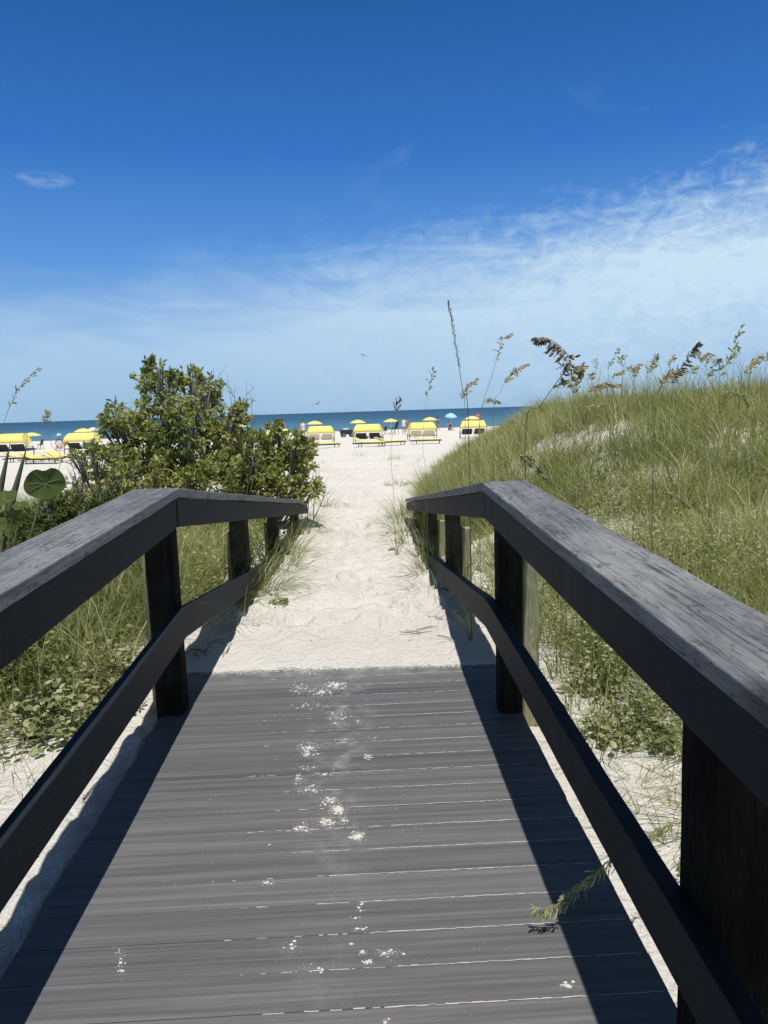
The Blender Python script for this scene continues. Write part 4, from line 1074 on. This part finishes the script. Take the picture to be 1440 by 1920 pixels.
# dark cart near the water
def cart():
    t = empty('beach_cart'); b = MB(); b.hexa([(-.7, -.35, .28), (.7, -.35, .28), (.7, .35, .28), (-.7, .35, .28), (-.8, -.4, .75), (.8, -.4, .75), (.8, .4, .75), (-.8, .4, .75)]); b.build('tub', DARK, t, .03)
    for sx in (-.45, .45):
        for sy in (-.42, .42):
            w = MB(); n = 14; vs = []
            for yy in (-.05, .05):
                for q in range(n): a = 2*math.pi*q/n; vs.append((sx+.22*math.cos(a), sy+yy, .2+.22*math.sin(a)))
            w.add(vs, [tuple(range(n)), tuple(range(2*n-1, n-1, -1))]+[(q, (q+1) % n, n+(q+1) % n, n+q) for q in range(n)]); w.build('wheel', GREY, t)
    b = MB(); b.tube([(.78, 0, .4), (1.3, 0, .95), (1.3, .15, .95)], .02, 6); b.build('handle', GREY, t)
    b = MB(); b.box(-.5, .1, -.25, .25, .755, .93); b.build('towel', CLOTHW, t, .05)
    place(t, 651, 72, .2, .9, 'dark beach cart on the sand by the water, behind the umbrella straight ahead', None, 'cart')
cart()

# people: one skinned surface each
def person(label, px, Y, pose, cloth, hair=True, rz=0, hat=None, s=1.0):
    t_x = at(px, 800, Y).x; g = gz(t_x, Y)
    sit = pose == 'sit'
    hipz = .25 if sit else .93
    J = {'pel': (0, 0, hipz), 'wst': (0, .01, hipz+.17), 'chs': (0, .02, hipz+.38), 'nek': (0, .01, hipz+.55), 'hd0': (0, -.01, hipz+.63), 'hd1': (0, -.02, hipz+.73), 'hd2': (0, -.01, hipz+.80)}
    E = [('pel', 'wst'), ('wst', 'chs'), ('chs', 'nek'), ('nek', 'hd0'), ('hd0', 'hd1'), ('hd1', 'hd2')]
    RR = {'pel': (.15, .11), 'wst': (.125, .09), 'chs': (.16, .11), 'nek': (.055, .055), 'hd0': (.07, .085), 'hd1': (.078, .098), 'hd2': (.055, .065)}
    for sd, sx in (('l', -1), ('r', 1)):
        J['sh'+sd] = (sx*.19, .02, hipz+.48); RR['sh'+sd] = (.06, .055)
        bend = .15 if pose != 'stand' else .05
        J['el'+sd] = (sx*.25, .0-bend, hipz+.22); RR['el'+sd] = (.04, .04)
        J['wr'+sd] = (sx*(.24 if pose == 'stand' else .14), -.10-bend, hipz+(.0 if pose == 'stand' else .16)); RR['wr'+sd] = (.027, .027)
        J['ha'+sd] = (J['wr'+sd][0], J['wr'+sd][1]-.03, J['wr'+sd][2]-.09); RR['ha'+sd] = (.03, .018)
        J['hp'+sd] = (sx*.09, 0, hipz-.05); RR['hp'+sd] = (.095, .095)
        if sit:
            J['kn'+sd] = (sx*.14, -.42, .34); J['an'+sd] = (sx*.13, -.72, .08); J['to'+sd] = (sx*.15, -.86, .05)
        else:
            st = .10*sx if pose == 'walk' else 0
            J['kn'+sd] = (sx*.10, -.02+st, .49); J['an'+sd] = (sx*.11, .03+st*1.7, .08); J['to'+sd] = (sx*.13, -.13+st*1.7, .03)
        RR['kn'+sd] = (.058, .058); RR['an'+sd] = (.036, .036); RR['to'+sd] = (.035, .022)
        E += [('chs', 'sh'+sd), ('sh'+sd, 'el'+sd), ('el'+sd, 'wr'+sd), ('wr'+sd, 'ha'+sd), ('pel', 'hp'+sd), ('hp'+sd, 'kn'+sd), ('kn'+sd, 'an'+sd), ('an'+sd, 'to'+sd)]
    keys = list(J); me = bpy.data.meshes.new('person'); me.from_pydata([J[k] for k in keys], [(keys.index(a), keys.index(b)) for a, b in E], [])
    o = bpy.data.objects.new('person', me); COL.objects.link(o)
    md = o.modifiers.new('skin', 'SKIN'); sk = me.skin_vertices[0] if len(me.skin_vertices) else None
    if sk is None:
        bpy.context.view_layer.objects.active = o; bpy.ops.mesh.customdata_skin_add(); sk = me.skin_vertices[0]
    for i, k in enumerate(keys):
        sk.data[i].radius = RR[k]; sk.data[i].use_root = (k == 'pel')
    o.modifiers.new('sub', 'SUBSURF').levels = 1; o.modifiers['sub'].render_levels = 1
    me.materials.append(SKIN)
    o.location = (t_x, Y, g); o.rotation_euler = (0, 0, rz); o.scale = (s, s, s)
    tag(o, label, 'person')
    b = MB(); b.tube([(0, 0, hipz-.12), (0, 0, hipz), (0, .01, hipz+.17), (0, .02, hipz+.40), (0, .02, hipz+.49)], [.185, .178, .15, .185, .15], 14); b.build('clothing', cloth, o)
    if hair:
        b = MB(); vs = []; n = 12
        for k in range(6):
            a = math.pi*.62*k/5
            for q in range(n): th = 2*math.pi*q/n; vs.append((.098*math.sin(a+.05)*math.cos(th), .02+.112*math.sin(a+.05)*math.sin(th), hipz+.735+.125*math.cos(a)))
        b.add(vs, [(k*n+q, k*n+(q+1) % n, (k+1)*n+(q+1) % n, (k+1)*n+q) for k in range(5) for q in range(n)], True); b.build('hair', HAIR, o)
    if hat:
        b = MB(); n = 16; vs = []
        for (rr, z) in ((.26, .76), (.13, .775), (.125, .86), (.06, .90), (.001, .905)):
            for q in range(n): th = 2*math.pi*q/n; vs.append((rr*math.cos(th), rr*math.sin(th), hipz+z))
        b.add(vs, [(k*n+q, k*n+(q+1) % n, (k+1)*n+(q+1) % n, (k+1)*n+q) for k in range(4) for q in range(n)], True); b.build('hat', hat, o)
    return o
person('person standing by the right edge of the rounded bush, dark hair, pale top', 568, 66, 'stand', CLOTHW, True, .3)
person('person in dark clothes standing behind the rounded bush', 530, 70, 'stand', CLOTHD, True, -.4, None, 1.05)
person('person standing with dark hair left of the hooded lounger right of the path end', 757, 74, 'stand', CLOTHW, True, .2)
person('person walking near the water beside the one with dark hair', 763, 92, 'walk', CLOTHR, True, 1.2)
person('person in dark clothes sitting under the light blue umbrella', 843, 88, 'sit', CLOTHD, True, .4, None, 1.1)
person('person walking in a rust-coloured top near the light blue umbrella', 822, 98, 'walk', CLOTHR, True, 1.5)
person('person sitting on the sand in a pale blue hat between the two left umbrellas', 109, 56, 'sit', CLOTHW, False, .2, BLUE, 1.1)

def bird(label, px, py, Y, mat, w, bank):
    p = at(px, py, Y); t = empty('bird', p); t.rotation_euler = (0, bank, .6); tag(t, label, 'bird')
    b = MB(); b.tube([(0, -.28, .01), (0, -.2, .01), (0, -.05, 0), (0, .15, 0), (0, .30, .0)], [.01, .045, .07, .045, .012], 10); b.build('body', mat, t)
    for sx in (-1, 1):
        vs = [(sx*.04, -.10, .02), (sx*.45*w, -.16, .16), (sx*.95*w, .02, .10), (sx*.42*w, .06, .14), (sx*.04, .10, .02)]
        n = 5; b = MB(); b.add(vs+[(x, y, z-.012) for x, y, z in vs], [tuple(range(n)), tuple(range(2*n-1, n-1, -1))]+[(i, (i+1) % n, n+(i+1) % n, n+i) for i in range(n)])
        b.build('wing', mat, t)
    b = MB(); b.hexa([(-.03, .26, -.005), (.03, .26, -.005), (.08, .42, -.005), (-.08, .42, -.005), (-.03, .26, .008), (.03, .26, .008), (.08, .42, .008), (-.08, .42, .008)]); b.build('tail', mat, t)
bird('small dark bird high above the sea in the middle of the picture', 682, 667, 120, GREY, .9, .3)
bird('tiny brown bird low over the sea above the yellow umbrella', 595, 757, 75, plain('brown_feather', (.28, .15, .09), .8), .8, -.4)

# ------------------------------------------------------------------ light and sky
sd = Vector((.050, -.30, 1.0)).normalized()      # high sun, behind the viewer and a touch to the right
SUN_EL = math.asin(sd.z); SUN_AZ = math.atan2(sd.x, sd.y)
sl = bpy.data.lights.new('sun', 'SUN'); sl.energy = 4.7; sl.angle = R(.53); sl.color = (1, .97, .925)
so = bpy.data.objects.new('sun', sl); COL.objects.link(so); so.rotation_euler = sd.to_track_quat('Z', 'Y').to_euler()
w = bpy.data.worlds.new('World'); scene.world = w; w.use_nodes = True
nt = w.node_tree; nt.nodes.clear()
out = nt.nodes.new('ShaderNodeOutputWorld'); bg = nt.nodes.new('ShaderNodeBackground')
sky = nt.nodes.new('ShaderNodeTexSky'); sky.sky_type = 'NISHITA'; sky.sun_disc = False
sky.sun_elevation = SUN_EL; sky.sun_rotation = SUN_AZ; sky.altitude = 0; sky.air_density = 1.0; sky.dust_density = .6; sky.ozone_density = 3.0
tc = nt.nodes.new('ShaderNodeTexCoord'); sp = N(nt, 'ShaderNodeSeparateXYZ'); nt.links.new(tc.outputs['Generated'], sp.inputs[0])
el = mth(nt, 'MULTIPLY', mth(nt, 'ARCSINE', sp.outputs[2]), 57.2958)
az = mth(nt, 'MULTIPLY', mth(nt, 'ARCTAN2', sp.outputs[0], sp.outputs[1]), 57.2958)
cv = N(nt, 'ShaderNodeCombineXYZ'); nt.links.new(az, cv.inputs[0]); nt.links.new(el, cv.inputs[1])
def skynoise(scale, sc, rot=0, detail=6, rough=.6, dist=0, loc=(0, 0, 0)):
    mp = nt.nodes.new('ShaderNodeMapping'); mp.inputs['Scale'].default_value = sc; mp.inputs['Rotation'].default_value = (0, 0, rot); mp.inputs['Location'].default_value = loc
    nt.links.new(cv.outputs[0], mp.inputs[0])
    return noise(nt, scale, detail, rough, vec=mp.outputs[0], dist=dist)
n1 = skynoise(.05, (1, 2.2, 1), R(-8), 5, .55, .4)
n2 = skynoise(.16, (.6, 3.0, 1), R(-14), 7, .62, 1.2, (3, 1, 0))
n3 = skynoise(.55, (1, 1.6, 1), R(30), 6, .65, 1.0, (7, 2, 0))
edge = mth(nt, 'ADD', 12.2, mth(nt, 'MULTIPLY', az, .105))
edge = mth(nt, 'ADD', edge, mth(nt, 'MULTIPLY', mth(nt, 'SUBTRACT', n1, .5), 3.5))
edge = mth(nt, 'ADD', edge, mth(nt, 'MULTIPLY', mth(nt, 'SUBTRACT', n2, .5), 5.5))
rightw = mth(nt, 'MULTIPLY_ADD', az, 1/40, .45, clamp=True)
edge = mth(nt, 'ADD', edge, mth(nt, 'MULTIPLY', mth(nt, 'MULTIPLY', mth(nt, 'SUBTRACT', n3, .5), 8.0), rightw))
depth = mth(nt, 'SUBTRACT', edge, el)                     # degrees below the cloud's upper edge
rise = mth(nt, 'DIVIDE', mth(nt, 'ADD', depth, 1.8), 8.5, clamp=True)
rise = mth(nt, 'MULTIPLY', mth(nt, 'MULTIPLY', rise, rise), mth(nt, 'SUBTRACT', 3.0, mth(nt, 'MULTIPLY', rise, 2.0)))
fall = mth(nt, 'SUBTRACT', 1.0, mth(nt, 'DIVIDE', mth(nt, 'SUBTRACT', depth, 5.5), 13.0), clamp=True)
dens = mth(nt, 'MULTIPLY', mth(nt, 'MULTIPLY', rise, fall), mth(nt, 'MULTIPLY_ADD', n2, .55, .78))
dens = mth(nt, 'MULTIPLY', dens, mth(nt, 'MULTIPLY_ADD', rightw, .56, .48))
wisp = mth(nt, 'MULTIPLY', ramp(nt, skynoise(.09, (1, 1.6, 1), R(25), 7, .62, 1.6, (1, 9, 0)), [(.58, (0, 0, 0)), (.80, (1, 1, 1))]), .30)
wisp = mth(nt, 'MULTIPLY', wisp, mth(nt, 'MULTIPLY', mth(nt, 'SUBTRACT', 1.0, mth(nt, 'DIVIDE', mth(nt, 'SUBTRACT', el, 14), 8.0), clamp=True), 1.0))
dens = mth(nt, 'ADD', dens, mth(nt, 'MULTIPLY', wisp, mth(nt, 'MULTIPLY_ADD', rightw, 1.1, -.15, clamp=True)), clamp=True)
# small separate wisp upper left
_d = ray(85, 337).normalized()
du = mth(nt, 'DIVIDE', mth(nt, 'SUBTRACT', az, math.degrees(math.atan2(_d.x, _d.y))), 2.0); dv = mth(nt, 'DIVIDE', mth(nt, 'SUBTRACT', el, math.degrees(math.asin(_d.z))), .62)
blob = mth(nt, 'SUBTRACT', 1.0, mth(nt, 'ADD', mth(nt, 'MULTIPLY', du, du), mth(nt, 'MULTIPLY', dv, dv)), clamp=True)
dens = mth(nt, 'ADD', dens, mth(nt, 'MULTIPLY', mth(nt, 'MULTIPLY', blob, mth(nt, 'MULTIPLY', mth(nt, 'SUBTRACT', skynoise(.45, (.5, 2.2, 1), R(-12), 6, .65, 1.5, (2, 5, 0)), .38), 3.2, clamp=True)), .45), clamp=True)
hs = N(nt, 'ShaderNodeHueSaturation'); hs.inputs['Saturation'].default_value = 1.25; hs.inputs['Value'].default_value = 1.0
nt.links.new(sky.outputs[0], hs.inputs['Color'])
air = ramp(nt, mth(nt, 'DIVIDE', el, 45.0, clamp=True), [(0, (.20, .43, .73)), (.10, (.20, .44, .79)), (.25, (.11, .33, .78)), (.40, (.038, .185, .60)), (.62, (.016, .110, .365)), (.80, (.028, .065, .13)), (1, (.03, .048, .075))])  # last stops: unseen upper sky, greyed and darkened to cut blue fill in shadows
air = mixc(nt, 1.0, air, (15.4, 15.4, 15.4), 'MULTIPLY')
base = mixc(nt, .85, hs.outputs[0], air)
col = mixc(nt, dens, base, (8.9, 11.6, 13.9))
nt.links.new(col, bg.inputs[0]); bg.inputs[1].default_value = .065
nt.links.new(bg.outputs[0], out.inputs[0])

vs_ = scene.view_settings; vs_.view_transform = 'Standard'; vs_.look = 'None'; vs_.exposure = 0; vs_.gamma = 1
scene.render.engine = 'CYCLES'
scene.cycles.max_bounces = 6; scene.cycles.transparent_max_bounces = 4
